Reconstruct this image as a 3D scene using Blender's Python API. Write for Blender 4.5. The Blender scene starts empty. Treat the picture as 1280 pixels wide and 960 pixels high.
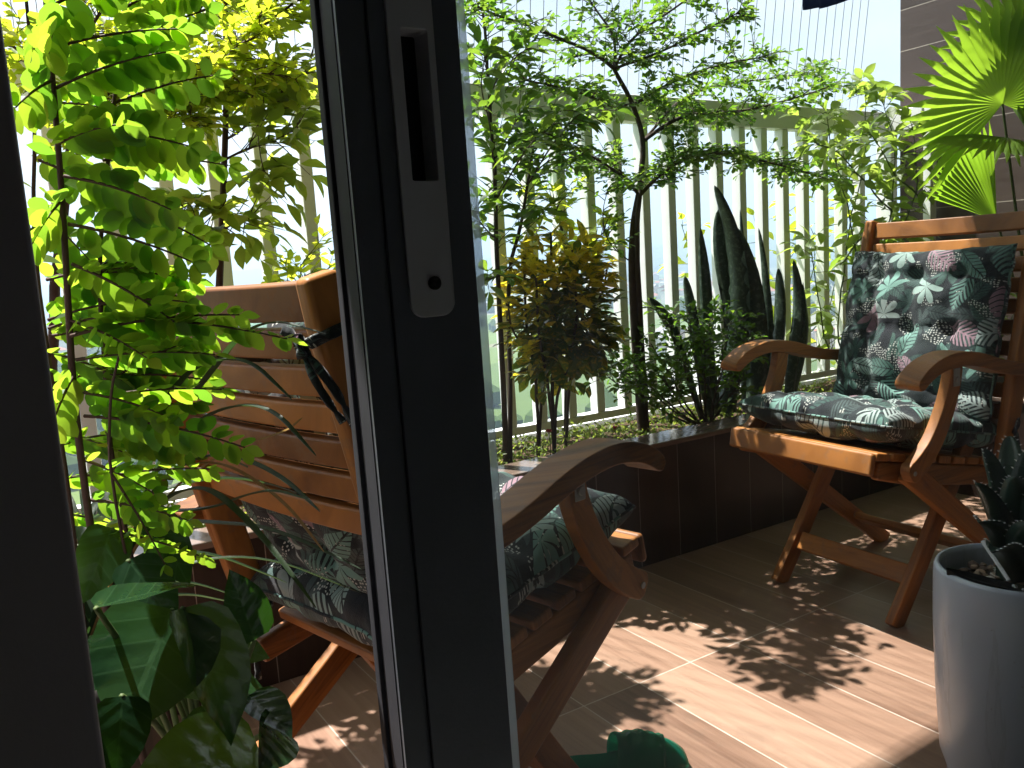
import bpy, math, random
from mathutils import Vector, Matrix, noise as mnoise
R = math.radians
sc = bpy.context.scene
COL = sc.collection
rnd = random.Random(7)

# ------------------------------------------------------------------ camera
H = 0.9
F_PX, PITCH, ROLL, YAW = 1050.0, R(7.99), R(-3.60), R(32.11)
cy, sy = math.cos(YAW), math.sin(YAW)
FWD = Vector((sy*math.cos(PITCH), cy*math.cos(PITCH), -math.sin(PITCH)))
_r0 = Vector((cy, -sy, 0)); _u0 = _r0.cross(FWD)
RGT = math.cos(ROLL)*_r0 + math.sin(ROLL)*_u0
UPV = -math.sin(ROLL)*_r0 + math.cos(ROLL)*_u0
CAM = Vector((0, 0, H))
cd = bpy.data.cameras.new('camera'); cam = bpy.data.objects.new('camera', cd); COL.objects.link(cam)
cam.matrix_world = Matrix(((RGT.x, UPV.x, -FWD.x, 0), (RGT.y, UPV.y, -FWD.y, 0), (RGT.z, UPV.z, -FWD.z, H), (0, 0, 0, 1)))
cd.sensor_width = 36; cd.lens = 36*F_PX/1280; cd.clip_start = 0.02; cd.clip_end = 20000
sc.camera = cam

def at(px, py, Y):
    d = FWD + RGT*((px-640)/F_PX) - UPV*((py-480)/F_PX)
    return CAM + d*(Y/d.y)

# ------------------------------------------------------------------ mesh builder
class MB:
    def __init__(s): s.v = []; s.f = []; s.m = []
    def add(s, vs, fs, mi=0):
        o = len(s.v); s.v += [Vector(v) for v in vs]
        for f in fs: s.f.append([i+o for i in f]); s.m.append(mi)
    def box(s, lo, hi, mi=0, M=None):
        x0, y0, z0 = lo; x1, y1, z1 = hi
        vs = [Vector(p) for p in ((x0,y0,z0),(x1,y0,z0),(x1,y1,z0),(x0,y1,z0),(x0,y0,z1),(x1,y0,z1),(x1,y1,z1),(x0,y1,z1))]
        if M is not None: vs = [M @ v for v in vs]
        s.add(vs, [(3,2,1,0),(4,5,6,7),(0,1,5,4),(1,2,6,5),(2,3,7,6),(3,0,4,7)], mi)
    def tube(s, pts, rad, n=6, mi=0, cap=True):
        pts = [Vector(p) for p in pts]
        if not isinstance(rad, (list, tuple)): rad = [rad]*len(pts)
        rings = []; prev = None
        for i, p in enumerate(pts):
            t = (pts[min(i+1, len(pts)-1)] - pts[max(i-1, 0)])
            if t.length < 1e-9: t = Vector((0, 0, 1))
            t.normalize()
            if prev is None:
                a = Vector((0, 0, 1)) if abs(t.z) < .9 else Vector((1, 0, 0))
                u = t.cross(a).normalized()
            else:
                u = (prev - t*prev.dot(t)); u = u.normalized() if u.length > 1e-6 else t.orthogonal().normalized()
            prev = u; w = t.cross(u)
            rings.append([p + (u*math.cos(2*math.pi*k/n) + w*math.sin(2*math.pi*k/n))*rad[i] for k in range(n)])
        vs = [v for r in rings for v in r]; fs = []
        for i in range(len(pts)-1):
            for k in range(n):
                a = i*n+k; b = i*n+(k+1) % n
                fs.append((a, b, b+n, a+n))
        if cap: fs.append(tuple(range(n))[::-1]); fs.append(tuple((len(pts)-1)*n+k for k in range(n)))
        s.add(vs, fs, mi)
    def prism(s, poly, o, u, v, w0, w1, mi=0):
        """polygon (a,b) -> o+a*u+b*v, extruded along u x v from w0 to w1"""
        o, u, v = Vector(o), Vector(u), Vector(v); w = u.cross(v); n = len(poly)
        vs = [o+u*a+v*b+w*w0 for a, b in poly] + [o+u*a+v*b+w*w1 for a, b in poly]
        s.add(vs, [tuple(range(n))[::-1], tuple(range(n, 2*n))] + [(i, (i+1) % n, (i+1) % n+n, i+n) for i in range(n)], mi)
    def band(s, line, th, o, u, v, w0, w1, mi=0):
        """a strip of varying thickness along a 2D centre line, extruded"""
        n = len(line); o, u, v = Vector(o), Vector(u), Vector(v); w = u.cross(v)
        if not isinstance(th, (list, tuple)): th = [th]*n
        top = []; bot = []
        for i, (a, b) in enumerate(line):
            p, q = line[max(i-1, 0)], line[min(i+1, n-1)]
            t = Vector((q[0]-p[0], q[1]-p[1])).normalized(); nn = Vector((-t.y, t.x))*th[i]*.5
            top.append((a+nn.x, b+nn.y)); bot.append((a-nn.x, b-nn.y))
        P = lambda ab, d: o+u*ab[0]+v*ab[1]+w*d
        vs = []
        for i in range(n): vs += [P(bot[i], w0), P(bot[i], w1), P(top[i], w1), P(top[i], w0)]
        fs = [(0, 3, 2, 1), (4*n-4, 4*n-3, 4*n-2, 4*n-1)]
        for i in range(n-1):
            for k in range(4):
                a = 4*i+k; b = 4*i+(k+1) % 4; fs.append((a, b, b+4, a+4))
        s.add(vs, fs, mi)
    def lathe(s, prof, c, n=48, mi=0, ax=None):
        c = Vector(c); m = len(prof); vs = []
        for r, z in prof:
            for k in range(n):
                a = 2*math.pi*k/n; vs.append(c + Vector((r*math.cos(a), r*math.sin(a), z)))
        fs = []
        for i in range(m-1):
            for k in range(n):
                a = i*n+k; b = i*n+(k+1) % n; fs.append((a, b, b+n, a+n))
        s.add(vs, fs, mi)
    def build(s, name, mats, parent=None, org=None, bevel=0, smooth=False, grain=None, seg=2):
        me = bpy.data.meshes.new(name)
        og = Vector(org) if org is not None else Vector((0, 0, 0))
        me.from_pydata([tuple(v-og) for v in s.v], [], s.f)
        if not isinstance(mats, (list, tuple)): mats = [mats]
        for m in mats: me.materials.append(m)
        for p, i in zip(me.polygons, s.m): p.material_index = i; p.use_smooth = smooth or bevel > 0
        if grain is not None:
            g = Vector(grain).normalized(); a = g.orthogonal().normalized(); b = g.cross(a)
            off = rnd.random()*10
            uv = me.uv_layers.new(name='grain')
            for lp in me.loops:
                v = s.v[lp.vertex_index]; uv.data[lp.index].uv = (v.dot(g)+off, v.dot(a)+v.dot(b)*.7+off*3)
        me.validate(); me.update()
        o = bpy.data.objects.new(name, me); COL.objects.link(o)
        if parent is not None: o.parent = parent
        if org is not None and parent is None: o.location = og
        if bevel:
            md = o.modifiers.new('bevel', 'BEVEL'); md.width = bevel; md.segments = seg; md.limit_method = 'ANGLE'; md.angle_limit = R(35)
            wn = o.modifiers.new('wn', 'WEIGHTED_NORMAL'); wn.keep_sharp = True
        return o

def tag(o, label=None, cat=None, group=None, kind=None):
    if label: o['label'] = label
    if cat: o['category'] = cat
    if group: o['group'] = group
    if kind: o['kind'] = kind
    return o
def thing(name, label, cat, loc=(0, 0, 0), rz=0, group=None):
    o = bpy.data.objects.new(name, None); COL.objects.link(o); o.empty_display_size = .05
    o.location = loc; o.rotation_euler = (0, 0, rz)
    return tag(o, label, cat, group)

# ------------------------------------------------------------------ node helpers
class NT:
    def __init__(s, name):
        s.mat = bpy.data.materials.new(name); s.mat.use_nodes = True; s.t = s.mat.node_tree
        s.n = s.t.nodes; s.n.clear(); s.out = s.n.new('ShaderNodeOutputMaterial')
    def new(s, t, **k):
        n = s.n.new(t)
        for a, b in k.items(): setattr(n, a, b)
        return n
    def put(s, sock, v):
        if isinstance(v, bpy.types.NodeSocket): s.t.links.new(v, sock)
        elif isinstance(v, (tuple, list)) and len(v) == 3 and sock.type == 'RGBA': sock.default_value = (*v, 1)
        else: sock.default_value = v
    def M(s, op, a, b=0.0, c=0.0):
        n = s.new('ShaderNodeMath', operation=op)
        for i, v in enumerate((a, b, c)): s.put(n.inputs[i], v)
        return n.outputs[0]
    def V(s, op, a, b=(0, 0, 0)):
        n = s.new('ShaderNodeVectorMath', operation=op); s.put(n.inputs[0], a); s.put(n.inputs[1], b)
        return n.outputs[0]
    def mix(s, fac, a, b, bt='MIX'):
        n = s.new('ShaderNodeMix', data_type='RGBA', blend_type=bt)
        s.put(n.inputs[0], fac); s.put(n.inputs[6], a); s.put(n.inputs[7], b); return n.outputs[2]
    def noise(s, vec, scale, detail=4, rough=.55, dist=0, col=False):
        n = s.new('ShaderNodeTexNoise'); n.inputs['Scale'].default_value = scale; n.inputs['Detail'].default_value = detail
        n.inputs['Roughness'].default_value = rough; n.inputs['Distortion'].default_value = dist
        if vec is not None: s.put(n.inputs['Vector'], vec)
        return n.outputs['Color' if col else 'Fac']
    def ramp(s, fac, stops, interp='LINEAR'):
        n = s.new('ShaderNodeValToRGB'); e = n.color_ramp.elements; n.color_ramp.interpolation = interp
        while len(e) < len(stops): e.new(.5)
        for el, (p, c) in zip(e, stops): el.position = p; el.color = (*c, 1) if len(c) == 3 else c
        s.put(n.inputs[0], fac); return n.outputs[0]
    def coord(s, w='Object'): return s.new('ShaderNodeTexCoord').outputs[w]
    def pos(s): return s.new('ShaderNodeNewGeometry').outputs['Position']
    def xyz(s, v):
        n = s.new('ShaderNodeSeparateXYZ'); s.put(n.inputs[0], v); return n.outputs
    def comb(s, x, y, z=0.0):
        n = s.new('ShaderNodeCombineXYZ')
        for i, v in enumerate((x, y, z)): s.put(n.inputs[i], v)
        return n.outputs[0]
    def bump(s, h, strength=.3, dist=.01):
        n = s.new('ShaderNodeBump'); n.inputs['Strength'].default_value = strength; n.inputs['Distance'].default_value = dist
        s.put(n.inputs['Height'], h); return n.outputs[0]
    def bsdf(s, col, rough=.5, spec=.5, metal=0, normal=None, **k):
        n = s.new('ShaderNodeBsdfPrincipled'); s.put(n.inputs['Base Color'], col); s.put(n.inputs['Roughness'], rough)
        s.put(n.inputs['Specular IOR Level'], spec); s.put(n.inputs['Metallic'], metal)
        if normal is not None: s.put(n.inputs['Normal'], normal)
        for a, b in k.items(): s.put(n.inputs[a.replace('_', ' ')], b)
        return n.outputs[0]
    def done(s, sh): s.t.links.new(sh, s.out.inputs['Surface']); return s.mat

def m_plain(name, col, rough=.5, spec=.4, metal=0, var=.15, nscale=12, bump=0, bscale=200):
    t = NT(name); p = t.coord()
    f = t.noise(p, nscale, 5)
    c = t.mix(f, tuple(x*(1-var) for x in col), tuple(min(1, x*(1+var)) for x in col))
    nr = t.bump(t.noise(p, bscale, 3), bump, .002) if bump else None
    rr = t.M('ADD', t.M('MULTIPLY', t.noise(p, nscale*2, 3), .2), rough-.1)
    return t.done(t.bsdf(c, rr, spec, metal, nr))

def m_wood(name, dark, light, rough=.42):
    t = NT(name)
    uv = t.new('ShaderNodeUVMap', uv_map='grain').outputs[0]
    x = t.xyz(uv)
    g = t.comb(t.M('MULTIPLY', x[0], 5.0), t.M('MULTIPLY', x[1], 70.0))
    n1 = t.noise(g, 1.0, 6, .6, 1.2)
    n2 = t.noise(t.comb(t.M('MULTIPLY', x[0], 1.5), t.M('MULTIPLY', x[1], 12.0)), 1.0, 3, .5)
    rp = t.new('ShaderNodeObjectInfo').outputs['Random']
    f = t.M('ADD', t.M('MULTIPLY', n1, .75), t.M('MULTIPLY', n2, .45))
    f = t.M('ADD', f, t.M('MULTIPLY', t.M('SUBTRACT', rp, .5), .22))
    c = t.ramp(f, [(.32, dark), (.55, tuple((a+b)/2 for a, b in zip(dark, light))), (.8, light)])
    b = t.bump(n1, .22, .002)
    return t.done(t.bsdf(t.mix(t.M('MULTIPLY', t.M('GREATER_THAN', t.noise(t.coord(), 22, 5, .65), .60), .35), c, (.20, .11, .06)), t.M('ADD', t.M('MULTIPLY', t.noise(t.coord(), 14, 4), .35), rough-.1), .4, 0, b))

def m_tiles(name, axis_u, axis_v, pitch, off, length, loff, cols, grout, rough=.4, gw=.0028):
    """wood-look porcelain planks: planks side by side along u, end joints along v"""
    t = NT(name); x = t.xyz(t.pos())
    u = t.M('DIVIDE', t.M('SUBTRACT', x[axis_u], off), pitch); v = t.M('DIVIDE', t.M('SUBTRACT', x[axis_v], loff), length)
    iu = t.M('FLOOR', u); iv = t.M('FLOOR', v); fu = t.M('SUBTRACT', u, iu); fv = t.M('SUBTRACT', v, iv)
    e1 = t.M('MULTIPLY', t.M('MINIMUM', fu, t.M('SUBTRACT', 1.0, fu)), pitch)
    e2 = t.M('MULTIPLY', t.M('MINIMUM', fv, t.M('SUBTRACT', 1.0, fv)), length)
    d = t.M('ADD', t.M('MINIMUM', e1, e2), t.M('MULTIPLY', t.M('SUBTRACT', t.noise(t.pos(), 60, 2), .5), .0012))
    gm = t.M('LESS_THAN', d, gw*.5)
    wn = t.new('ShaderNodeTexWhiteNoise', noise_dimensions='2D'); t.put(wn.inputs['Vector'], t.comb(iu, iv))
    r = wn.outputs['Value']
    gv = t.comb(t.M('MULTIPLY', x[axis_u], 62.0), t.M('MULTIPLY', x[axis_v], 2.2), t.M('MULTIPLY', r, 40.0))
    n1 = t.noise(gv, 1.0, 6, .55, .9)
    n2 = t.noise(t.comb(t.M('MULTIPLY', x[axis_u], 6.0), t.M('MULTIPLY', x[axis_v], 1.3), t.M('MULTIPLY', r, 17.0)), 1.0, 3)
    f = t.M('ADD', t.M('ADD', t.M('MULTIPLY', n1, .45), t.M('MULTIPLY', n2, .50)), t.M('MULTIPLY', t.M('SUBTRACT', r, .5), .22))
    c = t.ramp(f, [(.25, cols[0]), (.48, cols[1]), (.72, cols[2])])
    dirt = t.noise(t.pos(), 5.0, 5, .6)
    c = t.mix(t.M('MULTIPLY', t.M('GREATER_THAN', dirt, .62), .12), c, (.12, .09, .07))
    c = t.mix(gm, c, grout)
    h = t.M('ADD', t.M('MULTIPLY', n1, .12), t.M('SUBTRACT', 1.0, gm))
    rr = t.M('ADD', t.M('ADD', t.M('MULTIPLY', n1, .2), rough-.1), t.M('MULTIPLY', gm, .3))
    return t.done(t.bsdf(c, rr, .45, 0, t.bump(h, .25, .0025)))

def m_leaf(name, cols, trans, tfac=.42, rough=.42, spec=.35, vein=0, mottle=None):
    t = NT(name); ri = t.new('ShaderNodeNewGeometry').outputs['Random Per Island']
    c = t.ramp(ri, [(i/(len(cols)-1), k) for i, k in enumerate(cols)])
    n = t.noise(t.coord(), 55, 3)
    c = t.mix(t.M('MULTIPLY', n, .5), c, tuple(x*.55 for x in cols[0]))
    tc = t.mix(ri, trans[0], trans[1])
    if mottle is not None:
        mk = t.M('GREATER_THAN', t.noise(t.coord(), 80, 3, .6), .57)
        c = t.mix(mk, c, mottle); tc = t.mix(mk, tc, tuple(min(1, x*1.6) for x in mottle))
    if vein:
        uv = t.new('ShaderNodeUVMap', uv_map='leaf').outputs[0]; x = t.xyz(uv)
        a = t.M('ABSOLUTE', x[1]); s = t.M('SINE', t.M('MULTIPLY', t.M('SUBTRACT', x[0], t.M('MULTIPLY', a, .55)), vein))
        lines = t.M('MAXIMUM', t.M('GREATER_THAN', s, .965), t.M('LESS_THAN', a, .022))
        c = t.mix(t.M('MULTIPLY', lines, .22), c, tuple(min(1, x*1.9+.02) for x in cols[-1]))
        h = t.M('ADD', t.M('MULTIPLY', s, .35), t.M('MULTIPLY', n, 1.6)); nr = t.bump(h, .22, .003)
    else: nr = t.bump(n, .25, .004)
    b = t.bsdf(c, rough, spec, 0, nr)
    tr = t.new('ShaderNodeBsdfTranslucent'); t.put(tr.inputs[0], tc)
    mx = t.new('ShaderNodeMixShader'); mx.inputs[0].default_value = tfac
    t.t.links.new(b, mx.inputs[1]); t.t.links.new(tr.outputs[0], mx.inputs[2])
    return t.done(mx.outputs[0])

def m_fabric():
    """charcoal cotton printed with mint, white and pink leaves and dots"""
    t = NT('botanical_print_fabric'); uvs = t.new('ShaderNodeUVMap', uv_map='cloth').outputs[0]
    warp = t.noise(uvs, 14, 2, .5, 0, True)
    base = t.V('ADD', uvs, t.V('MULTIPLY', t.V('SUBTRACT', warp, (.5, .5, .5)), (.012, .012, 0)))
    col = t.ramp(t.noise(uvs, 9, 3), [(.35, (.010, .012, .017)), (.65, (.022, .030, .033))])
    def layer(scale, off, pal, dim, size):
        nonlocal col
        p = t.V('ADD', t.V('MULTIPLY', base, (scale, scale, 0)), off)
        vo = t.new('ShaderNodeTexVoronoi', voronoi_dimensions='2D', feature='F1'); vo.inputs['Scale'].default_value = 1; vo.inputs['Randomness'].default_value = .8
        t.put(vo.inputs['Vector'], p)
        d = t.xyz(t.V('SUBTRACT', p, vo.outputs['Position'])); k = t.new('ShaderNodeSeparateColor'); t.put(k.inputs[0], vo.outputs['Color'])
        ang = t.M('MULTIPLY', k.outputs[0], 6.283); cs = t.M('COSINE', ang); sn = t.M('SINE', ang)
        u = t.M('ADD', t.M('MULTIPLY', d[0], cs), t.M('MULTIPLY', d[1], sn)); v = t.M('SUBTRACT', t.M('MULTIPLY', d[1], cs), t.M('MULTIPLY', d[0], sn))
        av = t.M('ABSOLUTE', v); q = t.M('SUBTRACT', 1.0, t.M('POWER', t.M('ABSOLUTE', t.M('DIVIDE', u, .56*size)), 2.0))
        veins = t.M('SINE', t.M('MULTIPLY', t.M('SUBTRACT', u, t.M('MULTIPLY', av, .9)), 46.0))
        m1 = t.M('MULTIPLY', t.M('LESS_THAN', av, t.M('MULTIPLY', q, .25*size)), t.M('GREATER_THAN', av, .018))
        m1 = t.M('MULTIPLY', m1, t.M('LESS_THAN', veins, .72))
        m2 = t.M('MULTIPLY', t.M('LESS_THAN', av, t.M('MULTIPLY', q, .34*size)), t.M('MAXIMUM', t.M('GREATER_THAN', veins, -.1), t.M('LESS_THAN', av, .02)))
        th = t.M('ARCTAN2', v, u); rr = t.M('SQRT', t.M('ADD', t.M('MULTIPLY', u, u), t.M('MULTIPLY', v, v)))
        pet = t.M('ABSOLUTE', t.M('COSINE', t.M('MULTIPLY', th, 3.5)))
        m3 = t.M('MULTIPLY', t.M('LESS_THAN', rr, t.M('MULTIPLY', t.M('POWER', pet, .6), .52*size)), t.M('GREATER_THAN', pet, .25))
        m3 = t.M('MULTIPLY', m3, t.M('GREATER_THAN', u, -.12))
        ty = k.outputs[1]; s1 = t.M('LESS_THAN', ty, .36); s3 = t.M('GREATER_THAN', ty, .68)
        s2 = t.M('SUBTRACT', 1.0, t.M('ADD', s1, s3))
        mk = t.M('ADD', t.M('ADD', t.M('MULTIPLY', m1, s1), t.M('MULTIPLY', m2, s2)), t.M('MULTIPLY', m3, s3))
        pc = t.ramp(k.outputs[2], pal, 'CONSTANT')
        pc = t.mix(t.M('MULTIPLY', t.noise(p, 9, 2), .45), pc, tuple(x*.4 for x in (.3, .5, .45)))
        col = t.mix(t.M('MULTIPLY', mk, dim), col, pc)
    layer(15, (3.3, 1.7, 0), [(0, (.018, .045, .042)), (.4, (.03, .066, .056)), (.75, (.042, .052, .058))], .9, 1.15)
    # dots
    vd = t.new('ShaderNodeTexVoronoi', voronoi_dimensions='2D'); vd.inputs['Scale'].default_value = 165; vd.inputs['Randomness'].default_value = .55
    t.put(vd.inputs['Vector'], base)
    dm = t.M('MULTIPLY', t.M('LESS_THAN', vd.outputs['Distance'], .27), t.M('GREATER_THAN', t.noise(base, 17, 1), .585))
    col = t.mix(dm, col, (.44, .45, .42))
    layer(11.5, (7.1, 4.9, 0), [(0, (.16, .30, .26)), (.26, (.33, .38, .37)), (.5, (.29, .15, .20)), (.68, (.10, .20, .17)), (.84, (.30, .40, .37))], 1.0, 1.05)
    wv = t.noise(t.V('MULTIPLY', uvs, (900, 900, 0)), 1.0, 1)
    nr = t.bump(t.M('ADD', wv, t.M('MULTIPLY', t.noise(uvs, 38, 4, .55, .6), 3.0)), .3, .004)
    return t.done(t.bsdf(col, .85, .2, 0, nr, Sheen_Weight=.15))

def m_glass(name, tint=(1, 1, 1), rough=0.0, dirt=.02):
    t = NT(name); ge = t.new('ShaderNodeNewGeometry'); dt = t.new('ShaderNodeVectorMath', operation='DOT_PRODUCT'); t.put(dt.inputs[0], ge.outputs['Normal']); t.put(dt.inputs[1], ge.outputs['Incoming'])
    fres = t.M('ADD', .04, t.M('MULTIPLY', .96, t.M('POWER', t.M('SUBTRACT', 1.0, t.M('ABSOLUTE', dt.outputs['Value'])), 5.0)))
    tr = t.new('ShaderNodeBsdfTransparent'); t.put(tr.inputs[0], tint)
    gl = t.new('ShaderNodeBsdfGlossy'); gl.inputs['Roughness'].default_value = rough
    mx = t.new('ShaderNodeMixShader'); t.put(mx.inputs[0], t.M('MULTIPLY', fres, .9))
    t.t.links.new(tr.outputs[0], mx.inputs[1]); t.t.links.new(gl.outputs[0], mx.inputs[2])
    df = t.new('ShaderNodeBsdfTranslucent'); t.put(df.inputs[0], (.8, .85, .9))
    m2 = t.new('ShaderNodeMixShader'); t.put(m2.inputs[0], t.M('MULTIPLY', t.noise(t.pos(), 9, 4), dirt))
    t.t.links.new(mx.outputs[0], m2.inputs[1]); t.t.links.new(df.outputs[0], m2.inputs[2])
    return t.done(m2.outputs[0])

def m_translucent(name, col, tcol, rough=.2, fac=.5, clear=0.0):
    t = NT(name); b = t.bsdf(t.mix(t.noise(t.coord(), 40, 3), col, tuple(x*.6 for x in col)), rough, .6)
    tr = t.new('ShaderNodeBsdfTranslucent'); t.put(tr.inputs[0], tcol)
    mx = t.new('ShaderNodeMixShader'); mx.inputs[0].default_value = fac
    t.t.links.new(b, mx.inputs[1]); t.t.links.new(tr.outputs[0], mx.inputs[2]); sh = mx.outputs[0]
    if clear:
        tp = t.new('ShaderNodeBsdfTransparent'); t.put(tp.inputs[0], tcol); m3 = t.new('ShaderNodeMixShader'); m3.inputs[0].default_value = clear
        t.t.links.new(sh, m3.inputs[1]); t.t.links.new(tp.outputs[0], m3.inputs[2]); sh = m3.outputs[0]
    return t.done(sh)

W_CHAIR = m_wood('oiled_acacia', (.085, .027, .008), (.45, .175, .038))
FABRIC = m_fabric()
TILE_FLOOR = m_tiles('plank_floor_tile', 0, 1, .1492, .498, .80, 1.308, [(.150, .082, .056), (.275, .165, .115), (.37, .238, .172)], (.48, .39, .33), .38)
TILE_FRONT = m_tiles('dark_plank_tile', 0, 2, .1545, 1.399, 1.2, -.4, [(.016, .010, .008), (.032, .019, .015), (.055, .031, .022)], (.26, .22, .19), .34, .002)
TILE_SIDE = m_tiles('dark_plank_tile_side', 1, 2, .1545, .1, 1.2, -.4, [(.016, .010, .008), (.032, .019, .015), (.055, .031, .022)], (.14, .11, .095), .34, .002)
TILE_CAP = m_tiles('coping_tile', 1, 0, .5, 1.6, .60, .25, [(.10, .070, .055), (.17, .12, .095), (.23, .165, .13)], (.3, .25, .2), .20, .002)
TILE_WALL = m_tiles('wall_plank_tile', 2, 1, .162, 1.512, .9, 1.28, [(.042, .027, .024), (.066, .043, .038), (.095, .064, .058)], (.42, .36, .32), .5, .003)
PAINT_W = m_plain('white_powder_coat', (.87, .87, .87), .38, .4, 0, .06)
PLASTER = m_plain('room_plaster', (.70, .70, .72), .9, .2, 0, .05, 6, .1)
CEIL = m_plain('ceiling_paint', (.75, .75, .76), .9, .2, 0, .04, 4)
ALU = m_plain('grey_aluminium', (.15, .16, .185), .46, .5, .15, .22, 18, .12, 260)
ALU_D = m_plain('dark_gasket', (.05, .05, .06), .7, .3, 0, .2, 30)
PLATE = m_plain('handle_plastic', (.66, .65, .68), .42, .45, 0, .05)
FRAME_M = m_plain('frame_paint', (.36, .33, .35), .6, .3, 0, .08, 14, .1)
METAL = m_plain('zinc_steel', (.42, .40, .36), .4, .5, .9, .1, 60)
STEEL = m_plain('steel_cable', (.20, .20, .21), .4, .5, .6, .1, 60)
SOIL = m_plain('soil', (.075, .048, .032), .95, .1, 0, .5, 60, .8, 120)
BARK = m_plain('bark', (.060, .044, .036), .85, .2, 0, .4, 70, .7, 160)
BARK_R = m_plain('reddish_stem', (.070, .040, .030), .7, .25, 0, .3, 70, .4, 160)
STEM_G = m_plain('green_stem', (.07, .105, .03), .6, .3, 0, .3, 50)
TERRA = m_plain('dark_plastic_pot', (.035, .032, .03), .6, .3, 0, .2, 20)
def m_pot():
    t = NT('white_glazed_ceramic'); p = t.coord(); x = t.xyz(p)
    st_ = t.noise(t.comb(t.M('MULTIPLY', x[0], 38.0), t.M('MULTIPLY', x[1], 38.0), t.M('MULTIPLY', x[2], 3.0)), 1.0, 5, .6)
    c = t.mix(t.noise(p, 6, 4), (.45, .50, .60), (.52, .56, .66)); c = t.mix(t.M('MULTIPLY', t.M('GREATER_THAN', st_, .57), .22), c, (.30, .30, .31))
    c = t.mix(t.M('MULTIPLY', t.M('GREATER_THAN', t.noise(p, 70, 4, .7), .68), .5), c, (.20, .16, .13))
    return t.done(t.bsdf(c, t.M('ADD', .12, t.M('MULTIPLY', st_, .25)), .55, 0, t.bump(t.noise(p, 22, 3), .06, .004)))
POT_W = m_pot()
BLACK_P = m_plain('black_plastic', (.012, .013, .015), .35, .5, 0, .2)
WHITE_P = m_plain('white_plastic', (.70, .70, .72), .4, .4, 0, .05)

L_PINN = m_leaf('lime_pinnate_leaf', [(.035, .085, .014), (.060, .125, .018), (.090, .155, .02), (.15, .165, .022)], [(.20, .48, .03), (.56, .80, .05)], .56, .45, .25)
L_LIME = m_leaf('lime_small_leaf', [(.07, .12, .015), (.11, .155, .018), (.12, .15, .02)], [(.50, .68, .03), (.80, .84, .06)], .62, .45, .25)
L_TREE = m_leaf('small_tree_leaf', [(.038, .085, .016), (.06, .115, .02), (.085, .13, .022)], [(.16, .40, .03), (.38, .58, .05)], .42, .36, .4)
L_SHRUB = m_leaf('shrub_leaf', [(.028, .065, .02), (.042, .085, .022), (.07, .11, .03)], [(.14, .34, .03), (.38, .56, .05)], .42, .36, .45)
L_OLIVE = m_leaf('olive_leaf', [(.05, .075, .02), (.085, .11, .03), (.10, .13, .025)], [(.38, .52, .05), (.62, .72, .07)], .60, .42, .25)
L_CROT = m_leaf('croton_leaf', [(.018, .052, .010), (.030, .068, .010), (.055, .085, .012)], [(.16, .30, .02), (.42, .46, .03)], .36, .28, .5, 0, (.33, .24, .012))
L_CROT_Y = m_leaf('croton_yellow_leaf', [(.58, .42, .012), (.64, .50, .018), (.40, .38, .016)], [(.85, .64, .03), (.94, .80, .06)], .50, .30, .5, 0, (.16, .17, .014))
L_MURR = m_leaf('glossy_small_leaf', [(.03, .075, .014), (.05, .105, .018), (.07, .125, .02)], [(.16, .38, .03), (.32, .52, .04)], .38, .25, .55)
L_SNAKE = m_leaf('snake_plant_leaf', [(.018, .032, .022), (.026, .044, .028), (.03, .05, .03)], [(.04, .09, .03), (.06, .12, .04)], .06, .36, .4, 0, (.075, .105, .07))
L_VINE = m_leaf('pale_vine_leaf', [(.075, .12, .035), (.105, .15, .045), (.13, .17, .05)], [(.34, .54, .06), (.54, .68, .10)], .5, .42, .35, 40)
L_POTH = m_leaf('pothos_leaf', [(.008, .028, .013), (.011, .036, .015), (.018, .052, .018)], [(.05, .20, .02), (.22, .48, .03)], .17, .20, .6, 30)
L_GRASS = m_leaf('ribbon_leaf', [(.012, .028, .014), (.018, .038, .018), (.026, .048, .02)], [(.06, .15, .03), (.10, .20, .04)], .18, .48, .22)
L_PALM = m_leaf('fan_palm_leaf', [(.075, .145, .02), (.09, .16, .022), (.105, .17, .025)], [(.34, .62, .03), (.48, .72, .05)], .50, .38, .4)
L_AGAVE = m_leaf('agave_leaf', [(.018, .045, .034), (.025, .056, .040), (.03, .06, .042)], [(.02, .06, .03), (.03, .07, .03)], .05, .34, .45)
L_COVER = m_leaf('ground_cover_leaf', [(.06, .11, .022), (.095, .14, .03), (.13, .15, .04)], [(.3, .46, .06), (.5, .58, .08)], .42, .45, .3)
L_DRY = m_leaf('dry_leaf', [(.20, .12, .05), (.26, .17, .08)], [(.4, .25, .08), (.5, .34, .12)], .3, .6, .2)
PETAL = m_leaf('red_petal', [(.30, .015, .03), (.40, .03, .05)], [(.6, .05, .06), (.7, .1, .1)], .4, .5, .3)

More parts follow.
